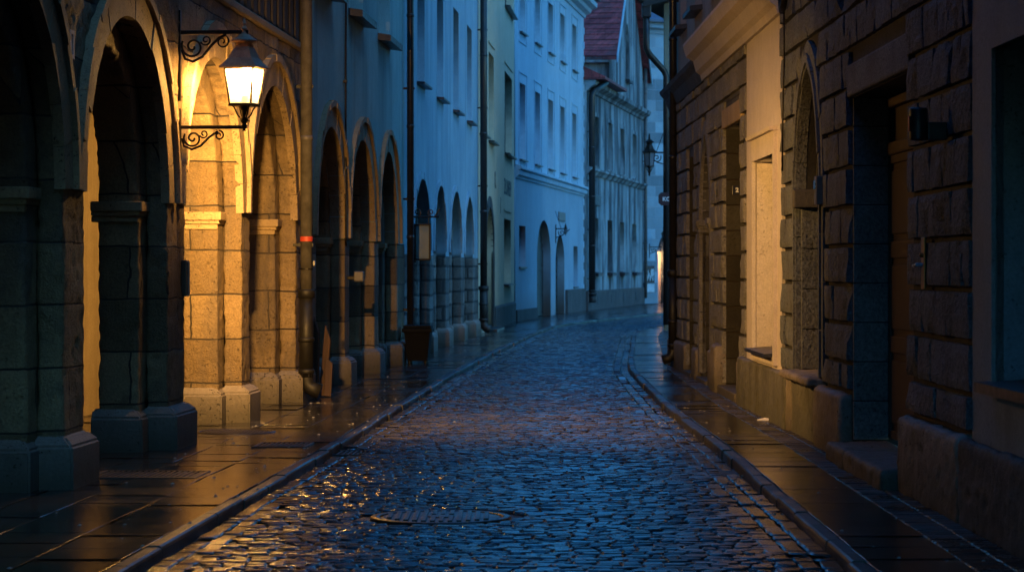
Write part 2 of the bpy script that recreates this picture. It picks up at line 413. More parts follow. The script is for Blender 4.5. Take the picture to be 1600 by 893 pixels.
# ------------------------------------------------------------------ camera: level, 1.6 m above the pavement
F, HZ, EYE = 4000., 420., 1.6
cam = bpy.data.cameras.new('camera'); co = bpy.data.objects.new('camera', cam); col.objects.link(co)
co.location = (0, 0, EYE); co.rotation_euler = (R(90), 0, 0)
cam.sensor_width = 36; cam.lens = 36*F/1600; cam.shift_y = -(446.5-HZ)/1600
cam.clip_start = .1; cam.clip_end = 900
cam.dof.use_dof = True; cam.dof.focus_distance = 25; cam.dof.aperture_fstop = 5.0
sc.camera = co

class Plane:
    """a street wall: origin, direction along the wall (building on its left)"""
    def __init__(s, ox, oy, dx, dy):
        l = math.hypot(dx, dy); s.o = (ox, oy); s.d = (dx/l, dy/l); s.rz = math.atan2(dy, dx)
    def s(s, px):
        """distance along the wall at which a picture column meets it"""
        k = (px-800)/F
        # ox + t dx = k (oy + t dy)
        return (k*s.o[1]-s.o[0])/(s.d[0]-k*s.d[1])
    def pt(s, t, y=0, z=0):
        return (s.o[0]+s.d[0]*t - s.d[1]*y, s.o[1]+s.d[1]*t + s.d[0]*y, z)
    def sY(s, Y): return (Y - s.o[1])/s.d[1]
    def empty(s, name, t, label, cat, z=0, y=0, group=None):
        return empty(name, s.pt(t, y, z), s.rz, label, cat, group)

LW = Plane(-4.33, 0, .056, 1)
B4 = Plane(.098, 78.5, .13, 1)
B5 = Plane(2.87, 99, .16, 1)
B6 = Plane(6.13, 119.4, 1, .75)
RW = Plane(3.06, 0, .0085, -1)        # s = -Y
def l_(y): return LW.sY(y)
def r_(y): return RW.sY(y)

# ------------------------------------------------------------------ the ground
lk = np.array([(-3.9,-20),(-2.55,5),(-2.08,13.5),(-1.61,22.6),(-.853,40),(-.157,52.5),(.45,62),(1.05,70.3),(1.55,74.8),(2.74,81.3),(5.4,92.7),(9.5,107),(16,128)])
rk = np.array([(1.95,-20),(1.88,5),(1.84,13.5),(1.86,22.9),(1.79,29.1),(1.84,38),(1.88,41.2),(2.05,45.2),(2.5,54),(2.85,61),(3.24,66.3),(3.9,70.5),(6.5,80),(10.5,93),(16,110),(20,121)])
def xl(y): return np.interp(y, lk[:,1], lk[:,0])
def xr(y): return np.interp(y, rk[:,1], rk[:,0])
def zroad(x, y):
    a, b = xl(y), xr(y); t = np.clip((x-a)/np.maximum(b-a, .1), 0, 1)
    return -.062 + .03*4*t*(1-t)

def tiles_mesh(name, mat, C, hx, hy, ztop, bevel, drop, dome, tilt, skew=None, jit=0.0, parent=None, kind='structure', smooth=True):
    """C: centres (n,2); hx, hy half sizes; each stone a 4x4 grid with worn edges"""
    n = len(C); u = np.array([-1, -1, 1, 1.]); ins = np.array([0, 1, 1, 0])
    vx = np.zeros((n, 4, 4)); vy = np.zeros((n, 4, 4)); vz = np.zeros((n, 4, 4))
    sgn = np.array([-1, -1, 1, 1.])
    bx = np.minimum(bevel, hx*.45); by = np.minimum(bevel, hy*.45)
    ta = np.random.normal(0, tilt, n); tb = np.random.normal(0, tilt*1.6, n)
    for i in range(4):
        for j in range(4):
            ex = hx - (bx if ins[i] else 0); ey = hy - (by if ins[j] else 0)
            jx = np.random.uniform(-jit, jit, n) ; jy = np.random.uniform(-jit, jit, n)
            dx = sgn[i]*ex + jx; dy = sgn[j]*ey + jy
            vx[:, i, j] = C[:,0] + dx + (0 if skew is None else skew*dy)
            vy[:, i, j] = C[:,1] + dy
            edge = (0 if ins[i] and ins[j] else 1)
            vz[:, i, j] = ztop + ta*dx + tb*dy - edge*drop + (0 if edge else np.random.uniform(-dome, dome, n))
    V = np.stack([vx, vy, vz], -1).reshape(-1, 3)
    q = []
    for i in range(3):
        for j in range(3): q.append((i*4+j, (i+1)*4+j, (i+1)*4+j+1, i*4+j+1))
    q = np.array(q); Fc = (np.arange(n)[:, None, None]*16 + q[None]).reshape(-1, 4)
    me = bpy.data.meshes.new(name); nv, nf = len(V), len(Fc)
    me.vertices.add(nv); me.vertices.foreach_set('co', V.ravel())
    me.loops.add(nf*4); me.loops.foreach_set('vertex_index', Fc.ravel().astype(np.int32))
    me.polygons.add(nf); me.polygons.foreach_set('loop_start', np.arange(0, nf*4, 4, dtype=np.int32))
    me.update(calc_edges=True)
    at = me.attributes.new('tint', 'FLOAT', 'POINT'); at.data.foreach_set('value', np.repeat(np.random.rand(n), 16).astype(np.float32))
    me.polygons.foreach_set('use_smooth', ([True]*4+[False]+[True]*4)*n if smooth else [False]*nf)
    o = link(name, me, mat); 
    if kind: o['kind'] = kind
    return o

MH = (-.47, 16.95, .47)           # manhole in the road
GR = (-1.66, 23.2)                # gully grate at the left kerb
# carriageway setts
Cs, hxs, hys, sks = [], [], [], []
y = 7.0
while y < 122:
    h = random.uniform(.076, .098); ya = y + h/2
    gut = .36
    a, b = float(xl(ya))+.30, float(xr(ya))-gut-.02
    x = a - random.uniform(0, .1)
    sk = (float(xl(ya+1))-float(xl(ya-1)))/2
    while x < b:
        w = random.uniform(.085, .165); cx = x + w/2
        if math.hypot(cx-MH[0], ya-MH[1]) > MH[2]+.06:
            Cs.append((cx, ya)); hxs.append(w/2-.0035); hys.append(h/2-.005); sks.append(0)
        x += w
    y += h
# gutter rows running with the kerbs
for side, offs in (('r', (.06, .19, .315)), ('l', (.06, .185))):
    for k, of in enumerate(offs):
        y = 7.0 + random.random()*.2
        while y < 122:
            ln = random.uniform(.17, .28); ya = y+ln/2
            if side == 'r': cx = float(xr(ya))-of; sk = (float(xr(ya+.3))-float(xr(ya-.3)))/.6
            else: cx = float(xl(ya))+of; sk = (float(xl(ya+.3))-float(xl(ya-.3)))/.6
            if not (side == 'l' and abs(ya-GR[1]) < .33):
                Cs.append((cx, ya)); hxs.append(.056); hys.append(ln/2-.006); sks.append(sk)
            y += ln
Cs = np.array(Cs); hxs = np.array(hxs); hys = np.array(hys); sks = np.array(sks)
wav = np.array([noise.noise((c[0]*.9, c[1]*.9, 3))*.012 + noise.noise((c[0]*.25, c[1]*.25, 8))*.02 for c in Cs])
zt = zroad(Cs[:,0], Cs[:,1]) + wav + np.random.normal(0, .0035, len(Cs))
tiles_mesh('cobbled_road', SETT, Cs, hxs, hys, zt, .011, .009, .0014, .022, sks, .0055)

def strip(name, mat, fa, fb, ys, z, kind='structure', nx=2):
    vs, fs = [], []
    for y in ys:
        a, b = fa(y), fb(y)
        for i in range(nx): 
            x = a+(b-a)*i/(nx-1); vs.append((x, y, z(x, y)))
    for j in range(len(ys)-1):
        for i in range(nx-1):
            k = j*nx+i; fs.append((k, k+1, k+nx+1, k+nx))
    me = bpy.data.meshes.new(name); me.from_pydata(vs, [], fs); me.update()
    o = link(name, me, mat); o['kind'] = kind; return o
ys = list(np.arange(-20, 124, 1.0))
strip('road', BED, lambda y: float(xl(y))-.02, lambda y: float(xr(y))+.02, ys, lambda x, y: float(zroad(np.array(x), np.array(y)))-.022, nx=7)
# paving: columns of slabs beside the kerbs
def lwx(y):   # how far left the pavement runs (under the arcades)
    return -4.33+.056*y-3.4 if y < 62 else (-4.33+.056*y-.5 if y < 78.5 else (.098+.13*(y-78.5)-.6 if y < 99 else 2.87+.16*(y-99)-.6))
def rwx(y):
    return 3.06-.0085*y+.5 if y < 44.3 else (min(2.7+.5+(y-44)*.9, 9) if y < 66.4 else 4.0+(y-66.7)*.9+1)
def paving(side, name, mat, w0, w1, ln, y0, y1, bev=.007, drop=.007, tilt=.004, zoff=0, jit=.001, skip=None, only=None):
    C, hx, hy, sk = [], [], [], []
    y = y0+random.random()*ln[0]
    sgn = 1 if side == 'r' else -1
    kx = xr if side == 'r' else xl
    while y < y1:
        l = random.uniform(*ln); ya = y+l/2
        cx = float(kx(ya)) + sgn*(w0+w1)/2
        ok = (cx < rwx(ya)) if side == 'r' else (cx > lwx(ya))
        if ok and not (skip and skip(cx, ya)):
            C.append((cx, ya)); hx.append((w1-w0)/2-.0035); hy.append(l/2-.0035); sk.append((float(kx(ya+.5))-float(kx(ya-.5))))
        y += l
    return C, hx, hy, sk
def build_paving(name, mat, lists, **kw):
    C = np.array(sum((l[0] for l in lists), [])); hx = np.array(sum((l[1] for l in lists), [])); hy = np.array(sum((l[2] for l in lists), [])); sk = np.array(sum((l[3] for l in lists), []))
    z = np.random.normal(0, .0018, len(C)) + np.array([noise.noise((c[0]*.5, c[1]*.5, 1))*.006 for c in C])
    return tiles_mesh(name, mat, C, hx, hy, z, kw.get('bev', .004), kw.get('drop', .0015), .0004, kw.get('tilt', .004), sk, .0025, smooth=False)
PMH = (-2.72, 25.15, .40)          # round cover in the left pavement
def skl(x, y): return math.hypot(x-PMH[0], y-PMH[1]) < .3
cols = [(.105,.60),(.60,1.12)]
ll = [paving('l', '', None, a, b, (.5,.75), 6, 118) for a, b in cols]
w = 1.12
while w < 5.6:
    ll.append(paving('l', '', None, w, w+.42, (.42,.62), 6, 118, skip=skl)); w += .42
build_paving('pavement', SLAB, ll)
rl = [paving('r', '', None, .105, .63, (.4,.62), 6, 118)]
build_paving('pavement', SLAB, rl)
rb = []; w = .63
while w < 7:
    rb.append(paving('r', '', None, w, w+.21, (.095,.112), 6, 74 if w > 1.6 else 118)); w += .21
build_paving('brick_pavement', BRICKP, rb, bev=.007, drop=.008, tilt=.012)
strip('pavement_bed', BED, lambda y: -14, lambda y: float(xl(y))-.05, ys, lambda x, y: -.011)
strip('pavement_bed', BED, lambda y: float(xr(y))+.05, lambda y: 24, ys, lambda x, y: -.011)
# kerb stones
for nm, kx, sg in (('kerb', xl, -1), ('kerb', xr, 1)):
    mb = MB(); y = -6.0
    while y < 118:
        ln = random.uniform(.8, 1.15); n = 3
        y0, y1 = y+.007, y+ln-.007; dz = random.uniform(-.009, .006)+.004; dxx = random.uniform(-.012, .012)
        prof = []
        for yy in np.linspace(y0, y1, 3):
            k = float(kx(yy))+dxx
            prof.append([(k, yy, -.16), (k, yy, -.022+dz), (k+sg*.006, yy, -.008+dz), (k+sg*.02, yy, dz), (k+sg*.085, yy, dz+.001), (k+sg*.10, yy, -.012), (k+sg*.10, yy, -.16)])
        vs = [p for r_w in prof for p in r_w]; m = 7; fs = []
        for i in range(2):
            for j in range(m-1): 
                f = (i*m+j, (i+1)*m+j, (i+1)*m+j+1, i*m+j+1); fs.append(f if sg > 0 else f[::-1])
        fs += [tuple(range(m)), tuple(range(2*m, 3*m))[::-1]] if sg > 0 else [tuple(range(m))[::-1], tuple(range(2*m, 3*m))]
        mb.add(vs, fs); y += ln
    o = mb.build(nm, KERB); o['kind'] = 'structure'
me = bpy.data.meshes.new('ground'); me.from_pydata([(-400,-300,-.2),(400,-300,-.2),(400,600,-.2),(-400,600,-.2)], [], [(0,1,2,3)]); me.update()
o = link('ground', me, BED); o['kind'] = 'structure'

# manhole covers and grates
def manhole(x, y, z, r, label, cat='manhole cover', ribs=True, name='manhole_cover'):
    t = empty(name, (x, y, z), 0, label, cat)
    mb = MB(); n = 48
    prof = [(r*.86, -.03), (r*.86, .004), (r*.9, .008), (r*.98, .006), (r, -.004), (r, -.03)]
    for i, (rr, zz) in enumerate(prof):
        for k in range(n):
            a = 2*math.pi*k/n; mb.v.append((rr*math.cos(a), rr*math.sin(a), zz))
    for i in range(len(prof)-1):
        for k in range(n): mb.f.append((i*n+(k+1)%n, i*n+k, (i+1)*n+k, (i+1)*n+(k+1)%n))
    mb.build('rim', MANH, t, True)
    mb = MB().lathe([(r*.845, -.03), (r*.845, -.002), (r*.82, .002), (.002, .002)], 48)
    if ribs:
        k = -r*.72
        while k < r*.75:
            hw = math.sqrt(max(0, (r*.78)**2-k*k))
            if abs(k) < r*.2:
                mb.bbox(k-.016, k+.016, -hw, -r*.2, 0, .014, .004); mb.bbox(k-.016, k+.016, r*.2, hw, 0, .014, .004)
            else: mb.bbox(k-.016, k+.016, -hw, hw, 0, .014, .004)
            k += .058
        mb.lathe([(r*.19, 0), (r*.19, .008), (r*.15, .010), (.002, .010)], 24)
    else:
        for i in range(-8, 9):
            for j in range(-8, 9):
                if math.hypot(i, j) < 8.2: 
                    a, b = i*r*.095, j*r*.095; mb.bbox(a-.012, a+.012, b-.012, b+.012, 0, .007, .002)
    mb.build('lid', MANH, t)
    return t
manhole(MH[0], MH[1], float(zroad(np.array(MH[0]), np.array(MH[1])))-.006, MH[2], 'round cast iron manhole cover with ribbed lid in the middle of the cobbles')
manhole(PMH[0], PMH[1], .002, PMH[2], 'round studded iron cover in the left pavement before the lamplit arch', ribs=False)
def grate(x, y, z, w, l, label, rz=0):
    t = empty('drain_grate', (x, y, z), rz, label, 'drain grate')
    mb = MB(); mb.bbox(-w/2, w/2, -l/2, -l/2+.04, -.03, .004); mb.bbox(-w/2, w/2, l/2-.04, l/2, -.03, .004)
    mb.bbox(-w/2, -w/2+.04, -l/2+.03, l/2-.03, -.03, .003); mb.bbox(w/2-.04, w/2, -l/2+.03, l/2-.03, -.03, .003); mb.build('rim', MANH, t)
    mb = MB(); k = -w/2+.075
    while k < w/2-.05: mb.bbox(k-.012, k+.012, -l/2+.03, l/2-.03, -.028, .001, .004); k += .045
    mb.box(-w/2+.03, w/2-.03, -l/2+.03, l/2-.03, -.032, -.026)
    mb.build('bars', MANH, t); return t
grate(GR[0]+.2, GR[1], -.062, .36, .55, 'small square iron drain grate in the road gutter at the left kerb', -.05)
grate(GR[0]-.42, GR[1]+.05, .008, .5, .6, 'iron grate set in the left pavement beside the kerb drain', -.05)
grate(-2.82, 19.9, .008, .85, .7, 'wide iron grate in the dark pavement between the two nearest plinths', -.05)
# scraps of litter and little stones
mb = MB()
for i in range(420):
    yy = random.uniform(13, 60) if i % 3 else random.uniform(13, 30)
    side = random.random()
    if side < .38: xx = float(xl(yy)) - random.random()**1.5*1.2
    elif side < .6: xx = float(xr(yy)) + random.random()**1.5*.9
    elif side < .82: xx = float(xr(yy)) - abs(random.gauss(0, .18))-.01
    else: xx = random.uniform(float(xl(yy)), float(xr(yy)))
    inroad = float(xl(yy)) < xx < float(xr(yy))
    zz = float(zroad(np.array(xx), np.array(yy)))+.004 if inroad else .006
    r = random.uniform(.004, .013)
    mb.add([(xx-r*1.4, yy-r, zz), (xx+r, yy-r*.8, zz), (xx+r*1.3, yy+r, zz+r*.3), (xx-r, yy+r*1.2, zz), (xx, yy, zz+r*.9)], [(0,1,4),(1,2,4),(2,3,4),(3,0,4)])
tag(mb.build('litter', plain('pale_grit', (.30,.28,.25), .5, 0, .6, 3, 0)), 'scattered pale grit, leaves and scraps on the wet paving', 'litter', kind='stuff')
mb = MB(); mb.add([(-.13,-.04,.004),(.13,-.05,.004),(.14,.03,.012),(.02,.045,.03),(-.12,.05,.008),(-.13,-.04,.016),(.13,-.05,.014),(.14,.03,.024),(.02,.045,.042),(-.12,.05,.02)],
                  [(0,4,3,2,1),(5,6,7,8,9),(0,1,6,5),(1,2,7,6),(2,3,8,7),(3,4,9,8),(4,0,5,9)])
o = mb.build('paper_scrap', plain('white_card', (.7,.66,.62), .6, 0, .2, 10, 0)); o.location = (2.66, 27.0, 0); o.scale = (.6, .6, .8)
tag(o, 'crumpled white scrap lying on the right pavement by the rough base', 'litter')

# ------------------------------------------------------------------ windows, doors and such
def window(root, a, b, z0, z1, dep=.18, frame=FRAME, glass=GLASS, bars=(2, 3), sill=True, sill_out=.10, arch=0, sillmat=None, sill_drop=.05):
    """window set back in a wall opening; x along wall, -y to the street"""
    fw = .055; mb = MB(); y0, y1 = dep, dep+.06
    mb.box(a, a+fw, y0, y1, z0, z1); mb.box(b-fw, b, y0, y1, z0, z1)
    mb.box(a+fw, b-fw, y0, y1, z0, z0+fw); mb.box(a+fw, b-fw, y0, y1, z1-fw, z1)
    nx, nz = bars
    for i in range(1, nx):
        x = a+(b-a)*i/nx; hw = .045 if nx == 2 else .02; mb.box(x-hw, x+hw, y0-.008, y1-.004, z0+fw, z1-fw)
    for j in range(1, nz):
        z = z0+(z1-z0)*j/nz; hw = .045 if j == nz-1 and nz > 2 else .02
        for i in range(nx):
            xa = a+(b-a)*i/nx+(fw if i == 0 else .045); xb = a+(b-a)*(i+1)/nx-(fw if i == nx-1 else .045)
            mb.box(xa, xb, y0+.006, y1-.008, z-hw, z+hw)
    o = mb.build('window', frame, root)
    MB().box(a+.01, b-.01, y0+.03, y0+.036, z0+.01, z1-.01).build('pane', glass, o)
    if sill:
        MB().prism([(dep, z0-.012), (dep, z0+.012), (-sill_out, z0-sill_drop*.4), (-sill_out, z0-sill_drop*1.2), (-sill_out+.02, z0-sill_drop*1.2), (.0, z0-sill_drop)], a-.07, b+.07).build('sill', sillmat or SILL, o)
    return o
def surround(root, a, b, z0, z1, w, out, mat, bottom=True, name='window_surround'):
    mb = MB(); mb.box(a-w, a, -out, .02, z0-(w if bottom else 0), z1+w); mb.box(b, b+w, -out, .02, z0-(w if bottom else 0), z1+w)
    mb.box(a, b, -out, .02, z1, z1+w)
    if bottom: mb.box(a, b, -out, .02, z0-w, z0)
    return mb.build(name, mat, root)
def door(root, a, b, z0, z1, dep, mat, panels=(2, 4), handle=True, name='door'):
    mb = MB(); mb.box(a, b, dep+.025, dep+.07, z0, z1)
    nx, nz = panels; fw = .09
    for i in range(nx+1):
        x = a+(b-a)*i/nx; mb.bbox(max(a, x-fw/2), min(b, x+fw/2), dep, dep+.03, z0, z1, .008)
    for j in range(nz+1):
        z = z0+(z1-z0)*j/nz; 
        for i in range(nx):
            xa, xb = a+(b-a)*i/nx+fw/2, a+(b-a)*(i+1)/nx-fw/2
            mb.bbox(xa+.001, xb-.001, dep+.002, dep+.03, max(z0, z-.07), min(z1, z+.07), .01)
            if j < nz: mb.bbox(xa+.05, xb-.05, dep+.008, dep+.04, z+.13, z+(z1-z0)/nz-.13, .02)
    o = mb.build(name, mat, root)
    if handle:
        h = MB(); x = a+(b-a)*.5+.1; h.bbox(x-.02, x+.02, dep-.012, dep, z0+.95, z0+1.15, .004); h.tube([(x, dep-.01, z0+1.05), (x, dep-.06, z0+1.05), (x+.1, dep-.06, z0+1.05)], .009)
        h.build('handle', BRASS, o)
    return o
def text(s, size, mat, name, parent, loc, rot, bold=0, extrude=.004):
    cu = bpy.data.curves.new('t', 'FONT'); cu.body = s; cu.size = size; cu.extrude = extrude; cu.offset = bold; cu.align_x = 'CENTER'; cu.align_y = 'CENTER'
    ob = bpy.data.objects.new('t', cu); col.objects.link(ob)
    dg = bpy.context.evaluated_depsgraph_get(); me = bpy.data.meshes.new_from_object(ob.evaluated_get(dg))
    bpy.data.objects.remove(ob); bpy.data.curves.remove(cu)
    o = link(name, me, mat, parent); o.location = loc; o.rotation_euler = rot; return o
def downpipe(pl, t, ztop, r, mat, label, shoe=True, cast=1.25, band=None, top=None, out=.06, head=False, y=None, lowmat=CAST, kick=.24):
    """rain pipe standing out from wall pl at distance t along it"""
    root = pl.empty('rain_pipe', t, label, 'rain pipe'); c = -(r+out)
    zb = cast if cast else .25
    mb = MB().tube([(0, c, zb), (0, c, ztop)] if not top else [(0, c, zb)]+top, r, 16); z = zb+1.9
    while z < ztop-.3:
        mb.lathe([(r, z-.03), (r*1.12, z-.025), (r*1.12, z+.025), (r, z+.03)], 16, (0, c)); z += 1.9
    mb.build('pipe', mat, root, True)
    br = MB(); z = .9 if not cast else zb+.62
    while z < ztop-.2:
        br.prism([(c-r-.012, z-.02), (c+r+.012, z-.02), (.03, z-.012), (.03, z+.012), (c+r+.012, z+.02), (c-r-.012, z+.02)], -.012, .012); z += 1.9
    build_each(br, 'wall_bracket', IRON, root)
    if cast:
        k = r*1.2; mb = MB()
        mb.tube([(0, c, .30), (0, c, cast-.001)], k, 16); mb.lathe([(k, cast-.02), (k*1.22, cast-.015), (k*1.22, cast+.07), (k*1.08, cast+.085), (r, cast+.087)], 16, (0, c))
        for z in (.72, .34): mb.lathe([(k, z), (k*1.16, z+.01), (k*1.16, z+.05), (k, z+.06)], 16, (0, c))
        mb.build('cast_iron_base', lowmat, root, True)
    if shoe:
        k = r*1.2; mb = MB(); pts = [(0, c, .36)]
        for i in range(7):
            a = i/6*R(68); pts.append((0, c-kick*.45*(1-math.cos(a)), .30-kick*.62*math.sin(a)))
        pts.append((0, pts[-1][1]-.10, pts[-1][2]-.035)); mb.tube(pts, [k]*(len(pts)-1)+[k*1.1], 14); mb.build('outlet', lowmat, root, True)
    if band:
        MB().lathe([(r+.001, band-.03), (r+.004, band-.028), (r+.004, band+.028), (r+.001, band+.03)], 20, (0, c)).build('warning_tape', REDBAND, root)
    return root

# ------------------------------------------------------------------ arcades on the left
def impost(mb, a, b, y0, y1, z0, z1, p=.07):
    """moulded band round a pier end: a..b along the wall, y0..y1 deep"""
    h = z1-z0
    for f, (q0, q1) in ((.35, (0, .3)), (.65, (.3, .52)), (1, (.52, 1))):
        mb.bbox(a-p*f, b+p*f, y0-p*f, y1, z0+h*q0, z0+h*q1+.001*f, .012)
def arcade(root, s0, s1, opens, zs, rise, ztop, mat, step=.28, od=.2, idp=.8, back=3.0, vox=.035, ringmat=TRIM, plmat=PLN, imp=True, pl_h=.38, hood=True, rw=.27, mback=INNER, plp=.1, split=None, ry=.06):
    """two-order arcade. opens: [(a,b)] outer openings"""
    outer = [(a, b, zs, rise) for a, b in opens]
    if split:
        umat, zfull, holes, zsp = split
        e = [s0] + [x for o in opens for x in o] + [s1]
        for k in range(0, len(e), 2):
            link('pier_stonework', remeshed(panel_mesh(rect(e[k], e[k+1], -.05, zsp), [], 0, od), vox, .008, .006), mat, root, True)
        panel(root, 'street_wall', umat, notched(s0, s1, zsp, zfull, [(a, b, max(zs, zsp), rise) for a, b in opens]), holes, .004, od+.15 if od < .25 else od)
    else:
        panel(root, 'arcade_wall', mat, notched(s0, s1, -.05, ztop, outer), [], 0, od, vox)
    inner = [(a+step, b-step, zs, rise-.22) for a, b in opens]
    panel(root, 'inner_arch_wall', mat, notched(s0, s1, -.05, ztop, inner), [], od+.001, idp, vox, .012, .012)
    # walk behind
    MB().box(s0, s1, back, back+.2, -.05, ztop).build('back_wall', mback, root)
    MB().box(s0, s1, idp+.002, back, ztop-.12, ztop).build('arcade_ceiling', mback, root)
    MB().box(s0-.15, s0+.1, idp+.002, back-.002, -.05, ztop-.121).build('cross_wall', mback, root)
    MB().box(s1-.25, s1, idp+.002, back-.002, -.05, ztop-.121).build('cross_wall', mback, root)
    bounds = [s0] + [x for o in opens for x in o] + [s1]
    for k in range(0, len(bounds), 2):
        pa, pb = bounds[k], bounds[k+1]
        # plinth with a worn sloping top, stepping in with the inner order
        bm = bmesh.new()
        def blk(x0, x1, y0, y1, zt):
            vs = [bm.verts.new(p) for p in [(x0,y0,-.05),(x1,y0,-.05),(x1,y1,-.05),(x0,y1,-.05),(x0,y0,zt-.07),(x1,y0,zt-.07),(x1,y1,zt-.07),(x0,y1,zt-.07),(x0+plp*.8,y0+plp*.8,zt),(x1-plp*.8,y0+plp*.8,zt),(x1-plp*.8,y1,zt),(x0+plp*.8,y1,zt)]]
            for f in [(0,3,2,1),(0,1,5,4),(1,2,6,5),(2,3,7,6),(3,0,4,7),(4,5,9,8),(5,6,10,9),(6,7,11,10),(7,4,8,11),(8,9,10,11)]: bm.faces.new([vs[i] for i in f])
        blk(pa-plp if k else pa, pb+plp if k+2 < len(bounds) else pb, -plp, od, pl_h)
        blk(pa-step-plp if k else pa, pb+step+plp if k+2 < len(bounds) else pb, od-plp*.6+.01, idp+.05, pl_h-.01)
        bmesh.ops.bevel(bm, geom=bm.edges[:], offset=.018, segments=2, affect='EDGES')
        me = bpy.data.meshes.new('plinth'); bm.to_mesh(me); bm.free()
        for v in me.vertices:
            q = noise.noise(v.co*6)*.008; v.co += Vector((q, q, 0))
        link('plinth', me, plmat, root)
        if imp:
            mb = MB(); impost(mb, pa-step if k else pa+.1, pb+step if k+2 < len(bounds) else pb-.1, od+.03, idp+.06, zs-.17, zs+.01)
            mb.build('impost', ringmat, root)
    for a, b in opens:
        mb = MB(); ring(mb, a, b, zs, rise, -.006, rw, -.02, ry, zs-.02, 15, .004, 3, False)
        if hood: ring(mb, a, b, zs, rise, rw-.005, rw+.075, -.062, .06, zs-.02, 15, .0, 3, False)
        mb.build('arch_moulding', ringmat, root)

S1 = [(l_(7.9), l_(11.1)), (l_(11.8), l_(14.95)), (l_(15.5), l_(18.7)), (l_(19.4), l_(22.73)), (l_(23.55), l_(26.8)), (l_(27.35), l_(30.8))]
A = LW.empty('arcaded_building', 0, 'stone arcaded building with round arches, the street lamp fixed to its front', 'building')
sA0, sA1 = l_(7.3), l_(32.0)
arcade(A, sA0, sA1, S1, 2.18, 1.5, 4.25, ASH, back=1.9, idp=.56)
# string course and blind balustrade above
MB().prism([(.02, 4.25), (-.012, 4.25), (-.03, 4.27), (-.03, 4.33), (.0, 4.36), (.02, 4.36)], sA0, sA1-.02).build('string_course', TRIM, A)
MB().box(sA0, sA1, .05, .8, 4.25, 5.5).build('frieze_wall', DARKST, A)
mb = MB(); x = l_(7.4)
while x < sA1-.7:
    mb.bbox(x, x+.27, -.0, .08, 4.362, 5.1, .02); x += .46
mb.box(x, sA1-.02, .0, .08, 4.362, 5.1); mb.build('balusters', FRZ, A)
MB().prism([(.08, 5.1), (-.08, 5.1), (-.16, 5.2), (-.16, 5.28), (.08, 5.34)], sA0, sA1-.02).build('balustrade_rail', FRZ, A)
wz = [rect(l_(y), l_(y+1.2), 6.2, 8.3) for y in (10, 14, 18, 22, 26, 29.4)]
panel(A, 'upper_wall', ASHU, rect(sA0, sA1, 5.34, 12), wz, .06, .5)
for w_ in wz: window(A, w_[0][0], w_[1][0], 6.2, 8.3)
MB().prism([(.5, 12), (-.6, 12), (-.6, 12.2), (5, 15.5), (9, 12), (8.9, 12)], sA0, sA1).build('roof', DARKROOF, A)
panel(A, 'end_wall', ASHU, rect(sA0, sA0+.2, -.05, 12), [], .81, 9)

Bt = LW.empty('teal_house', l_(38), 'teal plastered house on three stone arches beside the grey rain pipe', 'house'); Bt.location = LW.pt(0)
sB0, sB1 = l_(32.0)+.005, l_(44.2)
SB = [(l_(32.65), l_(35.7)), (l_(36.2), l_(39.45)), (l_(40.05), l_(42.9))]
def wrect(pl, pxa, pxb, z0, z1): return rect(pl.s(pxa), pl.s(pxb), z0, z1)
hB = [rect(l_(y), l_(y+1.75), 5.3, 7.3) for y in (32.5, 36.2, 40.05)] + [rect(l_(y), l_(y+1.75), 8.6, 10.6) for y in (32.5, 36.2, 40.05)]
arcade(Bt, sB0, sB1, SB, 2.02, 1.48, 3.75, ASH, .25, .2, .75, 2.2, .04, rw=.27, split=(TEAL, 12.2, hB, 2.02), ry=.201)
for h in hB: window(Bt, h[0][0], h[1][0], h[0][1], h[2][1], .21, FRAMEL, GLASSB, sill_out=.2, sill_drop=.12)
MB().prism([(.5, 12.2), (-.6, 12.2), (-.6, 12.4), (5, 15.5), (9, 12.2)], sB0, sB1).build('roof', DARKROOF, Bt)

Bp = empty('pale_blue_house', LW.pt(0), LW.rz, 'pale blue plastered house with four narrow arches on rough stone piers', 'house')
sC0, sC1 = sB1+.005, l_(62.6)
SC = [(l_(45.7), l_(49.2)), (l_(50.0), l_(52.9)), (l_(53.8), l_(57.1)), (l_(58.0), l_(60.8))]
hC = [rect(l_(y), l_(y+1.5), z, z+2.2) for y in (46.6, 50.8, 54.9, 58.9) for z in (5.02, 8.9)]
arcade(Bp, sC0, sC1, SC, 1.95, 1.32, 3.6, RUBBLE, .3, .2, .85, 2.8, .05, imp=False, hood=False, rw=.01, plp=.08, split=(PALE, 12.3, hC, 1.86), ringmat=PALE, mback=PALE)
for a, b in SC:
    mb = MB(); ring(mb, a, b, 1.95, 1.32, .0, .13, -.03, .02, 1.9, 15, 0, 3, False); mb.build('arch_band', PALE, Bp)
for h in hC: window(Bp, h[0][0], h[1][0], h[0][1], h[2][1], .21, FRAMEL, GLASSB, sill_out=.14)
MB().prism([(.5, 12.3), (-.5, 12.3), (-.5, 12.5), (5, 15.5), (9, 12.3)], sC0, sC1).build('roof', DARKROOF, Bp)

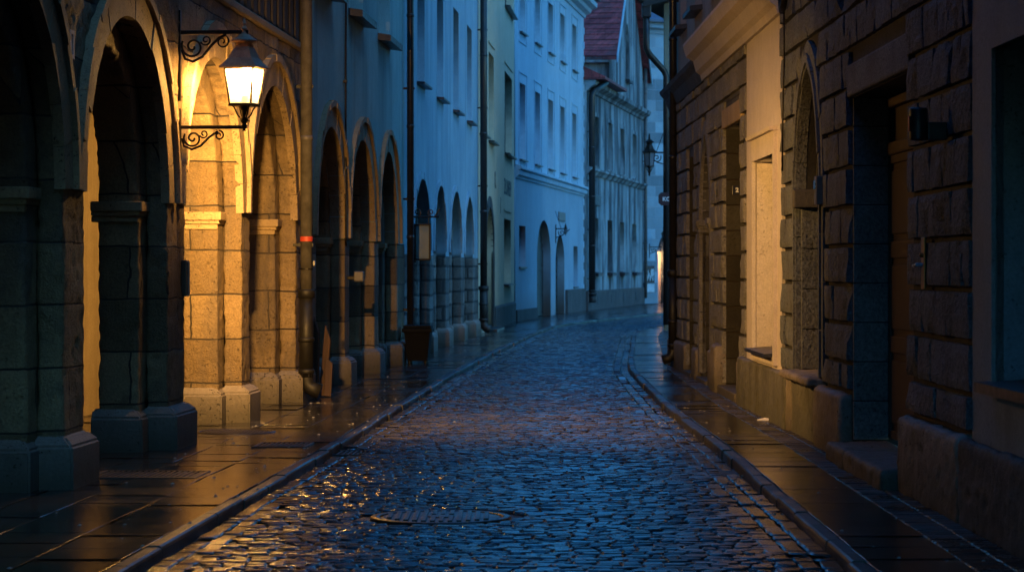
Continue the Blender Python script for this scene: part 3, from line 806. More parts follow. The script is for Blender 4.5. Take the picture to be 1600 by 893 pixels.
Bo = empty('ochre_house', LW.pt(0), LW.rz, 'dull ochre house with dark painted letters and one tall arched door', 'house')
sD0, sD1 = sC1+.005, l_(78.5)
dA = (LW.s(758.5), LW.s(770.5))
hD = [wrect(LW, 749.5, 757.5, 4.95, 7.25), wrect(LW, 763.5, 771.5, 4.95, 7.25), wrect(LW, 788.5, 800, 4.95, 7.3),
      wrect(LW, 751, 758, 9.2, 11.2), wrect(LW, 765, 772, 9.2, 11.2), wrect(LW, 789, 801, 9.2, 11.2), wrect(LW, 787.5, 798, 1.17, 3.05)]
panel(Bo, 'street_wall', OCHRE, notched(sD0, sD1, -.05, 12.6, [(dA[0], dA[1], 2.05, 1.15)]), hD, 0, .45)
for h in hD: window(Bo, h[0][0], h[1][0], h[0][1], h[2][1], .2, FRAME, GLASSB, sill_out=.16)
for h in hD: 
    MB().box(h[0][0]-.12, h[1][0]+.12, -.03, .02, h[2][1]+.22, h[2][1]+.27).build('window_cornice', OCHRE, Bo)
mb = MB(); ring(mb, dA[0], dA[1], 2.05, 1.15, .0, .3, -.03, .05, .0, 13, .0, 3); mb.build('door_surround', DARKST, Bo)
door(Bo, dA[0]+.01, dA[1]-.01, .02, 3.2, .36, DOORD)
MB().bbox(dA[0], dA[1], -.3, .3, -.02, .06).build('doorstep', KERB, Bo)
MB().prism([(.02, -.05), (-.06, -.05), (-.06, .55), (-.02, .6), (.02, .6)], dA[1]+.31, sD1).build('base_course', DARKST, Bo)
MB().prism([(.5, 12.6), (-.5, 12.6), (-.5, 12.8), (5, 15.5), (9, 12.6)], sD0, sD1).build('roof', DARKROOF, Bo)
# painted lettering
t0 = LW.s(771.5); t1 = LW.s(803)
text('S .', .62, BLACKP, 'painted_lettering', Bo, (LW.s(774), -.004, 3.98), (R(90), 0, 0), .012)
text('ZLONSEV', .62, BLACKP, 'painted_lettering', Bo, (LW.s(793.2), -.004, 3.95), (R(90), 0, 0), .012).scale = (1.35, 1, 1)
text('/', .6, BLACKP, 'painted_lettering', Bo, (LW.s(782), -.004, 3.35), (R(90), 0, 0), .012)

# the light blue three-storey house
Bl = empty('light_blue_house', B4.pt(0), B4.rz, 'tall light blue house with two rows of five narrow windows and a moulded cornice', 'house')
sE0, sE1 = 0.005, B4.s(912)
cx4 = [B4.s(p) for p in (816.5, 840, 860.5, 879, 897.5)]
h4 = [rect(c-.72, c+.72, z, z2) for c in cx4 for z, z2 in ((5.03, 7.4), (9.0, 10.7))]
g4 = [rect(B4.s(811), B4.s(821), 1.68, 2.95), rect(B4.s(896), B4.s(902.5), .95, 2.45)]
d4 = [(B4.s(839), B4.s(860.5)), (B4.s(868), B4.s(882))]
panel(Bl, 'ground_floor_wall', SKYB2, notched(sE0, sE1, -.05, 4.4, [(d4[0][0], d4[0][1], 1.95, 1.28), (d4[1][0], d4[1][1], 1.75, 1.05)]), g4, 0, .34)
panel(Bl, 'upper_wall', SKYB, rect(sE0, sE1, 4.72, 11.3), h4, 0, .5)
panel(Bl, 'end_wall', SKYB, rect(sE1-.3, sE1-.001, -.05, 11.3), [], .51, 9)
for h in h4:
    window(Bl, h[0][0], h[1][0], h[0][1], h[2][1], .21, FRAMEL, GLASSB, sill_out=.1)
    surround(Bl, h[0][0]-.24, h[1][0]+.24, h[0][1]-.3, h[2][1]+.3, .05, .025, SKYB)
for h in g4: window(Bl, h[0][0], h[1][0], h[0][1], h[2][1], .22, FRAME, GLASS, sill_out=.06)
MB().prism([(.2, 4.4), (-.04, 4.4), (-.06, 4.46), (-.12, 4.5), (-.14, 4.6), (-.10, 4.64), (-.2, 4.68), (-.2, 4.75), (.0, 4.82), (.2, 4.82)], sE0, sE1).build('string_course', SKYB, Bl)
MB().prism([(.5, 11.3), (-.05, 11.3), (-.08, 11.42), (-.25, 11.5), (-.3, 11.62), (-.5, 11.7), (-.52, 11.86), (-.3, 11.95), (.5, 11.95)], sE0-.1, sE1+.2).build('cornice', SKYB, Bl)
MB().prism([(.5, 11.952), (-.62, 11.952), (-.62, 12.05), (5, 15.5), (9, 12)], sE0-.1, sE1+.3).build('roof', DARKROOF, Bl)
door(Bl, d4[0][0]+.01, d4[0][1]-.01, .02, 3.22, .26, DOORD)
door(Bl, d4[1][0]+.01, d4[1][1]-.01, .02, 2.8, .26, DOORD)
mb = MB(); mb.bbox(sE0, d4[0][0]-.3, -.07, .02, -.05, .34); mb.bbox(d4[1][1]+.2, sE1, -.1, .02, -.05, .85); build_each(mb, 'base_course', DARKST, Bl)
z = .2; mb = MB()
while z < 11: mb.bbox(sE1-.35, sE1+.02, -.03, .02, z, z+.27, .01); z += .55
build_each(mb, 'quoin', SKYB, Bl)
o = MB().bbox(B4.s(872), B4.s(882), -.04, -.001, 3.3, 3.62).build('wall_plaque', GREYBOX); o.location = B4.pt(0); o.rotation_euler = (0, 0, B4.rz)
tag(o, 'dark rectangular plaque on the light blue house above the small arched door', 'plaque')

# weathered gabled house
Bw = empty('weathered_gabled_house', B5.pt(0), B5.rz, 'stained weathered house with red tiled gable roof at the bend of the street', 'house')
sF0, sF1 = 0.005, B5.s(1005)
cx5 = [B5.s(p) for p in (931, 953, 972, 991)]
h5 = [rect(c-.8, c+.8, z, z2) for c in cx5 for z, z2 in ((5.7, 7.65), (1.5, 3.62))]
panel(Bw, 'street_wall', WORN, rect(sF0, sF1, -.05, 8.5), h5, 0, .45)
for h in h5:
    window(Bw, h[0][0], h[1][0], h[0][1], h[2][1], .22, FRAME, GLASS, sill_out=.22 if h[0][1] < 2 else .06, sill_drop=.16)
    if h[0][1] > 5: surround(Bw, h[0][0], h[1][0], h[0][1], h[2][1], .16, .03, WORN)
MB().prism([(.02, 5.28), (-.06, 5.28), (-.14, 5.4), (-.22, 5.46), (-.22, 5.54), (.02, 5.6)], sF0, sF1).build('string_course', WORN, Bw)
sG0 = B5.s(952); gm = (sG0+sF1)/2
MB().prism([(.45, 8.5), (-.06, 8.5), (-.12, 8.62), (-.34, 8.74), (-.38, 8.9), (.45, 8.92)], sF0, sF1).build('eaves_cornice', WORN, Bw)
ztg = 16.6
gw = arch_hole(gm-.65, gm+.65, 9.95, 11.6, .8)
panel(Bw, 'gable_wall', WORN, [(sG0, 8.93), (sF1-.01, 8.93), (sF1-.01, 10.6), (gm, ztg), (sG0, 10.6)], [gw], .0, .4)
window(Bw, gm-.65, gm+.65, 9.95, 12.35, .2, FRAME, GLASS, sill_out=.2, sill_drop=.15)
panel(Bw, 'gable_side_wall', WORN, rect(sG0, sG0+.3, 8.93, 10.6), [], .41, 9)
mb = MB()
for sx, e0 in ((-1, sG0), (1, sF1)):
    o_ = .35*sx
    mb.add([(e0+o_, -.35, 10.5-.25), (gm, -.35, ztg+.12), (gm, 9.5, ztg+.12), (e0+o_, 9.5, 10.5-.25), (e0+o_, -.35, 10.4-.0), (gm, -.35, ztg+.32), (gm, 9.5, ztg+.32), (e0+o_, 9.5, 10.4)],
           [(0,1,2,3),(4,7,6,5),(0,4,5,1),(2,6,7,3),(0,3,7,4)])
rf = mb.build('roof', REDROOF, Bw)
# courses of tiles on the slope that faces the street's near end
mb = MB(); Ln = math.hypot(gm-(sG0-.35), ztg+.32-10.4); ux, uz = (gm-sG0+.35)/Ln, (ztg+.32-10.4)/Ln
k = 0
while k*.36 < Ln-.1:
    d0 = k*.36; x0, z0 = sG0-.35+ux*d0, 10.4+uz*d0; x1, z1 = x0+ux*.40, z0+uz*.40
    j = 0; y = -.33
    while y < 9.3:
        w_ = .30; r = random.uniform(0, .008)
        mb.add([(x0-uz*.035-uz*r, y+.008, z0+ux*.035+ux*r), (x0-uz*.035-uz*r, y+w_-.008, z0+ux*.035+ux*r), (x1-uz*.012, y+w_-.008, z1+ux*.012), (x1-uz*.012, y+.008, z1+ux*.012), (x0, y+.008, z0), (x0, y+w_-.008, z0)], [(0,1,2,3) , (4,5,1,0)])
        y += w_
    k += 1
mb.build('roof_tiles', REDROOF, rf)
mb = MB()
for sx, e0 in ((-1, sG0), (1, sF1)):
    mb.add([(e0+.36*sx, -.40, 10.14), (gm, -.40, ztg+.0), (gm, -.352, ztg), (e0+.36*sx, -.352, 10.14), (e0+.36*sx, -.40, 10.42), (gm, -.40, ztg+.36), (gm, -.352, ztg+.36), (e0+.36*sx, -.352, 10.42)],
           [(0,1,5,4),(3,7,6,2),(4,5,6,7),(0,3,2,1),(0,4,7,3)])
mb.build('bargeboard', SKYB, Bw)
# lower lean-to roof of the wing
MB().prism([(.45, 8.93), (-.75, 8.93), (-.75, 9.03), (3.2, 10.9), (6, 10.9), (6, 8.93)], sF0-.1, sG0-.002).build('wing_roof', REDROOF, Bw)
MB().bbox(sG0-.35, sG0+.2, .0, 1.2, 10.15, 10.39).build('eaves_return', WORN, Bw)
mb = MB(); mb.bbox(sF0, sF1-.1, -.09, .02, -.05, .75, .03); mb.build('base_course', DARKST, Bw)
mb = MB()
for c in cx5: mb.box(c-.22, c+.22, -.10, -.085, .2, .55)
build_each(mb, 'cellar_vent', BLACKP, Bw)
o = MB().bbox(-1.0, 1.0, -.07, -.001, -.2, .22).build('shop_sign', SIGNB); o.location = B5.pt(B5.s(931), 0, 4.33); o.rotation_euler = (0, 0, B5.rz)
tag(o, 'long dark sign board on the weathered house over its first ground floor window', 'sign')

# pale stone house closing the street
Bk = empty('pale_stone_house', B6.pt(0), B6.rz, 'pale stone house closing the street, with a lit arched doorway', 'house')
dk = (B6.s(1027.5), B6.s(1040))
panel(Bk, 'street_wall', BACKST, notched(0.0, 14, -.05, 12.6, [(dk[0], dk[1], 2.35, .75)]), [rect(6.5, 7.8, 5, 7.2)], 0, .35)
MB().prism([(.5, 12.6), (-.05, 12.6), (-.1, 12.75), (-.3, 12.85), (-.3, 13.1), (.5, 13.1)], -.3, 14).build('cornice', BACKST, Bk)
MB().prism([(.5, 13.102), (-.5, 13.102), (-.5, 13.2), (6, 21), (9, 13.102)], -.5, 14).build('roof', BLUEROOF, Bk)
mb = MB(); mb.box(dk[1], dk[1]+.2, .36, 2.999, -.05, 3.2); mb.box(dk[0]-.2, dk[0], .36, 2.999, -.05, 3.2); mb.box(dk[0]-.2, dk[1]+.2, 3.0, 3.2, -.05, 3.2); build_each(mb, 'passage_wall', CREAM, Bk)
MB().box(dk[0]-.19, dk[1]+.19, .361, 3, 2.42, 2.6).build('passage_ceiling', CREAM, Bk)
MB().bbox(dk[0]-.06, dk[0]+.06, .02, .3, -.05, 2.3).build('door_jamb', WHITEPL, Bk)
MB().bbox(.001, dk[0]-.05, -.06, .02, -.05, 1.0, .03).build('base_course', BACKST, Bk)
o = empty('notice_board', B6.pt(B6.s(1014.5)), B6.rz, 'blue notice board with a pale sheet on the pale stone wall by the lit doorway', 'notice board')
hw = (B6.s(1021)-B6.s(1008))/2
MB().bbox(-hw, hw, -.08, -.001, .95, 1.75).build('board', SIGNB, o); MB().bbox(-hw*.95, hw*.95, -.095, -.0, .52, .9).build('sheet', PAPER, o)
mb = MB(); 
for i in range(7): mb.box(-hw*.8+i*hw*.22, -hw*.8+i*hw*.22+hw*.16, -.086, -.082, 1.05+.1*(i % 3), 1.3+.12*((i*2) % 3))
mb.box(hw*.2, hw*.85, -.087, -.0821, 1.3, 1.6); mb.build('picture', PAPER, o)
# doorway light: a lamp in the ceiling of the passage
lp = bpy.data.lights.new('passage_lamp', 'POINT'); lp.energy = 40; lp.color = (1, .55, .2); lp.shadow_soft_size = .12
lo = bpy.data.objects.new('passage_light', lp); col.objects.link(lo); lo.location = B6.pt((dk[0]+dk[1])/2+.1, 1.2, 2.2)

# ------------------------------------------------------------------ right side: rusticated stone
def rusticated(root, s0, s1, z0, ztop, holes, course=.33, off=.14, gap=.032, proud=.06, name='rusticated_blocks', mat=RUST, wmin=.36, wmax=.72, step=.05):
    """rows of rough-faced blocks; holes: functions z -> (a,b) or None"""
    mb_v, mb_f = [], []
    z = z0
    row = 0
    while z < ztop-.05:
        zt = min(ztop, math.floor((z-off)/course+1.0001)*course+off)
        if zt-z < .08: zt = min(ztop, zt+course)
        za, zb = z+gap, zt-gap*.35
        spans = [(s0, s1)]
        for hf in holes:
            e = [q for q in (hf(za), hf((za+zb)/2), hf(zb)) if q]
            if not e: continue
            a, b = min(q[0] for q in e), max(q[1] for q in e); ns = []
            for p, q in spans:
                if b <= p or a >= q: ns.append((p, q)); continue
                if a-p > .06: ns.append((p, a))
                if q-b > .06: ns.append((b, q))
            spans = ns
        for p, q in spans:
            x = p; first = True
            while x < q-.01:
                w = random.uniform(wmin, wmax)
                if first and row % 2: w *= .6
                first = False
                if q-(x+w) < wmin*.6: w = q-x
                xa, xb = x+.004, x+w-.004
                nx = max(3, int((xb-xa)/step)+1); nz = max(3, int((zb-za)/step)+1)
                base = len(mb_v); seed = random.uniform(0, 99); out = proud*random.uniform(.75, 1.1); tx, tz = random.gauss(0, .018), random.gauss(0, .02)
                chip = random.random() < .3; cxp = random.choice((xa, xb)); czp = random.choice((za, zb)); cr = random.uniform(.08, .2)
                for i in range(nx+1):
                    for j in range(nz+1):
                        px_, pz_ = xa+(xb-xa)*i/nx, za+(zb-za)*j/nz
                        edge = i in (0, nx) or j in (0, nz)
                        d = noise.noise((px_*5+seed, pz_*5, seed))*.006 + noise.noise((px_*16+seed, pz_*16, seed))*.008 + max(0, noise.noise((px_*3.2, pz_*3.2, seed*3))-.25)*.07
                        y = -out + d + tx*(px_-(xa+xb)/2) + tz*(pz_-(za+zb)/2)
                        if edge: y += .007
                        if chip:
                            dd = math.hypot(px_-cxp, pz_-czp)
                            if dd < cr: y += (cr-dd)*.38
                        jx = noise.noise((pz_*9, seed, 1))*.006 if i in (0, nx) else 0
                        jz = noise.noise((px_*9, seed, 5))*.006 if j in (0, nz) else 0
                        mb_v.append((px_+jx, min(y, -.002), pz_+jz))
                for i in range(nx):
                    for j in range(nz):
                        a = base+i*(nz+1)+j; mb_f.append((a, a+nz+1, a+nz+2, a+1))
                # sides back to the bedding
                loop = [base+i*(nz+1) for i in range(nx+1)] + [base+nx*(nz+1)+j for j in range(1, nz+1)] + [base+i*(nz+1)+nz for i in range(nx-1, -1, -1)] + [base+j for j in range(nz-1, 0, -1)]
                nb = len(mb_v)
                for k in loop: v = mb_v[k]; mb_v.append((v[0], .03, v[2]))
                m = len(loop)
                for k in range(m): mb_f.append((loop[k], nb+k, nb+(k+1) % m, loop[(k+1) % m]))
                x += w
        z = zt; row += 1
    me = bpy.data.meshes.new(name); me.from_pydata(mb_v, [], mb_f); me.update()
    return link(name, me, mat, root)
def hrect(a, b, z0, z1, pad=0): return lambda z: (a-pad, b+pad) if z0 < z < z1 else None
def harch(a, b, z0, zs, rise, w):
    pts = arc(a, b, zs, rise, 60); c = (a+b)/2; hw = (b-a)/2
    def f(z):
        if z < z0: return None
        if z <= zs: return (a-w, b+w)
        k = [(x, q) for x, q in pts if q+w*(q-zs)/max(rise, .1) >= z-.02]
        # outline pushed outwards by w
        out = []
        for (x, q) in pts:
            nx, nz = (x-c)/hw, (q-zs)/rise; l = math.hypot(nx, nz) or 1
            out.append((x+nx/l*w, q+nz/l*w))
        hi = [x for x, q in out if q >= z]
        return (min(hi), max(hi)) if hi else None
    return f

# stone house with the gothic window
Rs = empty('rusticated_house', RW.pt(0), RW.rz, 'dark rusticated stone house with pointed arch window and deep panelled doorway', 'house')
q0, q1 = r_(26.55), r_(16.1)
ga, gb = r_(25.2), r_(23.36); da, db = r_(21.6), r_(18.5)
arcpar = (2.35, 1.18)
panel(Rs, 'backing_wall', DEEPST, [(q0, -.05), (da, -.05), (da, 3.04), (db, 3.04), (db, -.05), (q1, -.05), (q1, 6.5), (q0, 6.5)], [arch_hole(ga, gb, .6, *arcpar)], 0, .62)
panel(Rs, 'upper_wall', CREAMU, rect(q0, q1, 6.52, 19), [rect(x, x+1.2, z, z+2) for x in (q0+1, q0+4.2, q0+7.6) for z in (7.2, 11, 14.6)], -.02, .5)  # unseen upper storeys, made extra tall to shade the near left side
for x in (q0+1, q0+4.2, q0+7.6):
    for z in (7.2, 11, 14.6): window(Rs, x, x+1.2, z, z+2)
MB().prism([(.5, 19), (-.6, 19), (-.6, 19.2), (5, 22.5), (9, 19)], q0, q1).build('roof', DARKROOF, Rs)
panel(Rs, 'end_wall', CREAMU, rect(q0, q0+.3, 6.52, 19), [], .51, 9)
rusticated(Rs, q0, q1, .56, 6.5, [hrect(da, db, -1, 3.32, 0), harch(ga, gb, .5, *arcpar, .24)])
# lintel and jamb of the doorway
MB().bbox(da-.05, db+.05, -.05, .3, 3.045, 3.315, .02).build('door_lintel', RUST, Rs)
mb = MB(); z = .16
while z < 3.0:
    mb.bbox(da+.001, da+.03+random.uniform(0, .008), .0, .295, z+.004, min(z+.33, 3.04)-.004, .006); z += .33
build_each(mb, 'door_jamb', RUSTL, Rs)  # lining added in paler stone, brightening the dim jamb by colour
mb = MB(); z = .615
while z < 2.15: mb.bbox(ga+.001, ga+.05, .0, .24, z+.004, min(z+.39, 2.195), .006); z += .395
build_each(mb, 'arch_jamb', RUST, Rs)
# base course, broken by the doorway
mb = MB(); mb.bbox(q0, ga-.1, -.10, .02, -.05, .545, .03); mb.bbox(gb+.1, da-.0, -.13, .02, -.05, .545, .04); mb.bbox(db, q1, -.12, .02, -.05, .545, .04)
build_rough(mb, 'base_course', PLN, Rs)
mb = MB(); mb.bbox(ga-.095, gb+.095, -.09, .02, -.05, .53, .02); build_rough(mb, 'rendered_base', CONC, Rs)
build_rough(MB().bbox(ga-.25, gb+.14, -.2, .5, .535, .61, .015), 'stone_sill', PLN, Rs, .025, .012, .01)
mb = MB(); ring(mb, ga, gb, *arcpar, -.004, .23, -.055, .05, .61, 11, .004, 4); ring(mb, ga, gb, *arcpar, .03, .11, -.075, .0, .61, 11, .004, 4); mb.build('arch_moulding', TRIM if False else RUST, Rs)
mb = MB(); ring(mb, ga, gb, *arcpar, -.055, -.0, .15, .19, 2.38, 11, .0, 4); mb.build('inner_arch', DEEPST, Rs)
mb = MB(); mb.bbox(ga-.02, ga+.12, -.09, .162, 2.2, 2.38, .02); mb.build('impost', DARKST, Rs)
ww = MB(); ww.box(ga, gb, .42, .47, .6, 3.6)
dr = ww.build('window_panel', DOORD, Rs)
mb = MB(); c = (ga+gb)/2; mb.bbox(ga+.02, ga+.12, .365, .44, .61, 2.6); mb.bbox(gb-.12, gb-.02, .365, .44, .61, 2.6); mb.bbox(c-.04, c+.04, .365, .44, .61, 3.4); mb.bbox(ga+.12, gb-.12, .367, .44, 2.3, 2.42); mb.build('window_frame', DOORW, dr)
MB().box(ga+.1, gb-.1, .40, .405, .65, 3.3).build('pane', GLASS, dr)
door(Rs, da+.01, db-.01, .18, 2.55, .30, DOORW, (2, 3))
fan = MB(); fan.box(da+.01, db-.01, .34, .37, 2.66, 3.03); fan.bbox(da+.01, db-.01, .28, .36, 2.55, 2.66, .02); fan.bbox(da+.01, db-.01, .28, .36, 2.95, 3.035, .02); fan.bbox((da+db)/2-.04, (da+db)/2+.04, .29, .36, 2.66, 2.95); fan.build('transom', DOORW, Rs)
mb = MB(); m_ = (da+db)/2
mb.bbox(da+.004, m_-.4, -.24, .29, -.06, .155, .02); mb.bbox(m_-.395, db-.004, -.24, .29, -.06, .15, .02); build_rough(mb, 'doorstep', PLN, Rs)

# long house: rusticated part and cream plaster bay under one cornice
Rl = empty('cornice_house', RW.pt(0), RW.rz, 'brown house with moulded cornice, rusticated stone front and one lamplit cream bay', 'house')
p0, pm, p1 = r_(43.0), r_(30.2), q0-.004
fa, fb = r_(29.2), r_(27.1)
aa, ab = r_(33.2), r_(30.85)          # doorway A
ba, bb = r_(36.9), r_(35.2)           # arched niche
ca, cb = r_(39.3), r_(37.9)           # narrow doorway
panel(Rl, 'bay_wall', CREAM, [(pm, -.05), (p1, -.05), (p1, 4.25), (pm, 4.25)], [rect(fa, fb, .68, 2.82)], -.035, .5)
panel(Rl, 'stone_backing', REVEAL, [(p0, -.05), (ca, -.05), (ca, 3.3), (cb, 3.3), (cb, -.05)] + arch_hole(ba, bb, -.05, 2.3, 1.2) + [(aa, -.05), (aa, 3.4), (ab, 3.4), (ab, -.05), (pm-.002, -.05), (pm-.002, 4.25), (p0, 4.25)], [], 0, .5)
rusticated(Rl, p0, pm-.004, .1, 4.25, [hrect(ca, cb, -1, 3.3), harch(ba, bb, -1, 2.3, 1.2, .2), hrect(aa, ab, -1, 3.66)], mat=RUSTL)
mb = MB(); ring(mb, ba, bb, 2.3, 1.2, 0, .19, -.05, .05, .1, 9, .004, 4); mb.build('niche_arch', RUSTL, Rl)
for q in (ba-.18, bb-.02):
    mb = MB(); impost(mb, q, q+.2, -.05, .3, 2.12, 2.3, .05); mb.build('niche_impost', RUSTL, Rl)
MB().bbox(aa-.06, ab+.04, -.055, .25, 3.405, 3.655, .02).build('door_lintel', TRIM, Rl)
door(Rl, aa+.01, ab-.01, .1, 3.38, .34, DOORD, (2, 4)); door(Rl, ba+.01, bb-.01, .06, 3.3, .34, DOORW, (1, 4)); door(Rl, ca+.01, cb-.01, .06, 3.28, .34, DOORD, (1, 4))
mb = MB(); mb.bbox(aa+.004, ab-.004, -.12, .33, -.06, .1, .015); mb.bbox(ba+.004, bb-.004, -.1, .33, -.06, .06, .015); mb.bbox(ca+.004, cb-.004, -.1, .33, -.06, .06, .015); build_each(mb, 'doorstep', PLN, Rl)
mb = MB(); mb.bbox(aa-.55, aa-.005, -.16, .02, -.05, .62, .04); mb.bbox(bb+.21, aa-.56, -.10, .02, -.05, .5, .03); mb.bbox(ab+.005, pm-.005, -.1, .02, -.05, .5, .03)
mb.bbox(cb+.005, ba-.2, -.1, .02, -.05, .45, .03); mb.bbox(p0, ca-.005, -.1, .02, -.05, .45, .03); build_rough(mb, 'plinth', PLN, Rl)
# rough rendered base of the bay
me = panel_mesh(rect(pm-.3, p1+.9, -.05, .56), [], -.12, -.036); o = link('rendered_base', remeshed(me, .03, .02, .012), CONC, Rl, True)
fr = .17
mb = MB(); mb.box(fa-fr, fa, -.075, .0, .58, 2.82); mb.box(fb, fb+fr*.8, -.075, .0, .58, 2.82); mb.box(fa-fr, fb+fr*.8, -.075, .0, 2.82, 3.06); mb.box(fa, fb, -.075, .0, .58, .68)
mb.build('window_surround', CREAM, Rl)
MB().prism([(.0, 3.062), (-.12, 3.062), (-.13, 3.1), (.0, 3.12)], fa-fr-.06, fb+fr).build('surround_cap', CREAM, Rl)
mb = MB(); mb.box(fa-.002, fa+.012, -.02, .34, .69, 2.8); mb.box(fb-.012, fb+.002, -.02, .34, .69, 2.8); build_each(mb, 'window_reveal', WHITEPL, Rl)
wn = window(Rl, fa+.013, fb-.013, .7, 2.81, .32, FRAME, GLASS, (2, 3), sill=False)
MB().prism([(.32, .70), (.32, .735), (-.16, .70), (-.16, .665), (.0, .665)], fa+.014, fb-.014).build('sill', SILL, wn)
MB().prism([(.02, 4.25), (-.08, 4.25), (-.1, 4.33), (-.16, 4.37), (-.2, 4.52), (-.3, 4.58), (-.34, 4.72), (-.34, 4.76), (-.05, 4.84), (.02, 4.84)], r_(36.1), p1).build('cornice', CREAM, Rl)
MB().prism([(.02, 4.25), (-.06, 4.25), (-.12, 4.42), (-.2, 4.5), (-.22, 4.56), (-.03, 4.62), (.02, 4.62)], p0, r_(36.1)-.002).build('cornice', DARKST, Rl)
hu = [rect(r_(y), r_(y)+1.25, 5.4, 7.4) for y in (40.9, 38.0, 35.2, 31.8, 28.6)]
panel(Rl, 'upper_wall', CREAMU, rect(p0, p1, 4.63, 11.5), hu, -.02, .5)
for h in hu: window(Rl, h[0][0], h[1][0], h[0][1], h[2][1], .17, FRAMEL, GLASSB, sill_out=.2, sill_drop=.08)
panel(Rl, 'end_wall', CREAMU, rect(p0+.0, p0+.3, -.05, 11.5), [], .51, 9)
MB().prism([(.5, 11.5), (-.6, 11.5), (-.6, 11.7), (5, 15), (9, 11.5)], p0-.2, p1).build('roof', DARKROOF, Rl)

# nearest house on the right
Rn = empty('grey_plaster_house', RW.pt(0), RW.rz, 'dark grey plastered house at the right edge with a deep blank window recess', 'house')
n0, n1 = q1+.004, r_(6)
na, nb = r_(15.35), r_(13.0)
hn = [rect(na, nb, .92, 2.92)] + [rect(r_(y), r_(y)+2.2, .92, 2.92) for y in (10.5,)]
panel(Rn, 'street_wall', GREYPL, rect(n0, n1, -.05, 19), hn + [rect(r_(y), r_(y)+1.2, z, z+2.1) for y in (14, 9.5) for z in (6.5, 10.5, 14.5)], -.03, .55)  # wall raised well above view, its height shaped to block the sky
for h in hn:
    w_ = window(Rn, h[0][0], h[1][0], h[0][1], h[2][1], .45, FRAME, GLASS, (2, 2), sill=False)
    MB().prism([(.45, .90), (.45, .96), (-.14, .92), (-.14, .86), (-.03, .86)], h[0][0]-.1, h[1][0]+.1).build('sill', SILL, w_)
surround(Rn, na, nb, .92, 2.92, .24, .055, GREYPL, False)
build_rough(MB().bbox(n0, n1, -.12, -.031, -.05, .54, .03), 'base_course', DARKST, Rn)
MB().prism([(.5, 19), (-.6, 19), (-.6, 19.2), (5, 22.5), (9, 19)], q1+.003, n1).build('roof', DARKROOF, Rn)

MB().box(r_(11.6), r_(8.4), -7.3, -.032, 3.12, 9.0).build('sky_blocker', GREYPL, Rn)  # unseen block across the street, added to keep skylight off the near end

# house beyond on the right, standing forward at the bend
EX, EY = 3.98, 66.8
Rf = empty('yellowed_house', (EX, EY, 0), 0, 'yellowed house on the right with dark overhanging eaves, past the brown house', 'house')
panel(Rf, 'end_wall', YELLOWW, rect(0, 9, -.05, 9.2), [], 0, .4)
me = panel_mesh(rect(0, 14, -.05, 8.6), [], 0, .4)
o = link('street_wall', me, YELLOWW, Rf); o.rotation_euler = (0, 0, R(90-14)); o.location = (.4, .41, 0); o.scale = (1, 1, 1)
mb = MB(); mb.add([(-.62, -.75, 8.35), (9, -.75, 10.9), (9, 14, 10.9), (2.9, 14, 8.35), (-.62, -.75, 8.75), (9, -.75, 11.3), (9, 14, 11.3), (2.9, 14, 8.75)], [(0,3,2,1),(4,5,6,7),(0,1,5,4),(1,2,6,5),(2,3,7,6),(3,0,4,7)])
mb.build('roof', EAVEW, Rf)
mb = MB(); mb.tube([(-.66, -.8, 8.55), (2.9, 14.1, 8.55)], .09, 12); mb.build('gutter', PIPED, Rf, True)
mb = MB().tube([(-.5, -.55, 8.5), (-.5, -.55, 7.3), (-.42, -.5, 7.15), (-.02, -.14, 6.75), (.04, -.12, 6.6), (.04, -.12, .15)], .085, 12); mb.build('drainpipe', PIPED, Rf, True)
mb = MB().bbox(-.62, -.38, -.68, -.42, 8.1, 8.5, .03); mb.build('hopper', PIPED, Rf)
MB().bbox(.14, 9, -.06, -.001, -.05, .7).build('base_course', DARKST, Rf)

# ------------------------------------------------------------------ pipes on the walls
downpipe(LW, l_(30.8), 11.9, .072, PIPE, 'thick grey rain pipe with red tape and black iron base ending the stone arcade', cast=1.27, band=1.96)
downpipe(LW, l_(44.0), 12.0, .06, PIPED, 'thin dark rain pipe between the teal house and the pale blue house', cast=None, shoe=False)
downpipe(LW, l_(62.4), 12.0, .085, PIPED, 'dark rain pipe with a black base between the pale blue house and the ochre house', cast=1.1)
downpipe(B5, B5.s(917.5), 8.3, .13, PIPED, 'stout dark rain pipe where the light blue house meets the weathered house', cast=.6, shoe=False, top=[(0, -.19, 8.3), (0, -.25, 8.5), (1.1, -.6, 8.9)])
downpipe(B5, B5.s(1004), 11, .08, PIPE, 'dark rain pipe at the far corner of the weathered house', cast=None, shoe=False)
downpipe(RW, r_(41.3), 11.4, .062, PIPED, 'black rain pipe with an outlet shoe at the corner of the brown cornice house', cast=1.5, out=.05)
o = LW.empty('wall_cable', l_(38.3), 'dark cable with clips running down the teal house front', 'cable')
t = LW.s(537)-l_(38.3)
mb = MB(); pts = []
for i in range(60):
    z = 9 - i*.12; pts.append((t+.05*math.sin(z*1.3)*(1 if z > 4.6 else .3), -.03, z))
mb.tube(pts, .016, 6); mb.build('cable', IRON, o, True)
mb = MB()
for z in (5.5, 5.33, 4.2, 3.0): mb.bbox(t-.05, t+.05, -.05, 0, z-.02, z+.02, .004)
build_each(mb, 'clip', IRON, o)
o = RW.empty('hanging_cable', r_(26.0), 'bent black cable looping over the top of the rusticated wall', 'cable')
mb = MB(); mb.tube([(0, -.1, 7), (0, -.1, 4.6), (.05, -.11, 4.32), (.2, -.12, 4.2), (.36, -.12, 4.25), (.5, -.1, 4.5), (.7, -.09, 5.0), (.8, -.09, 6.5)], .035, 8); mb.build('cable', IRON, o, True)
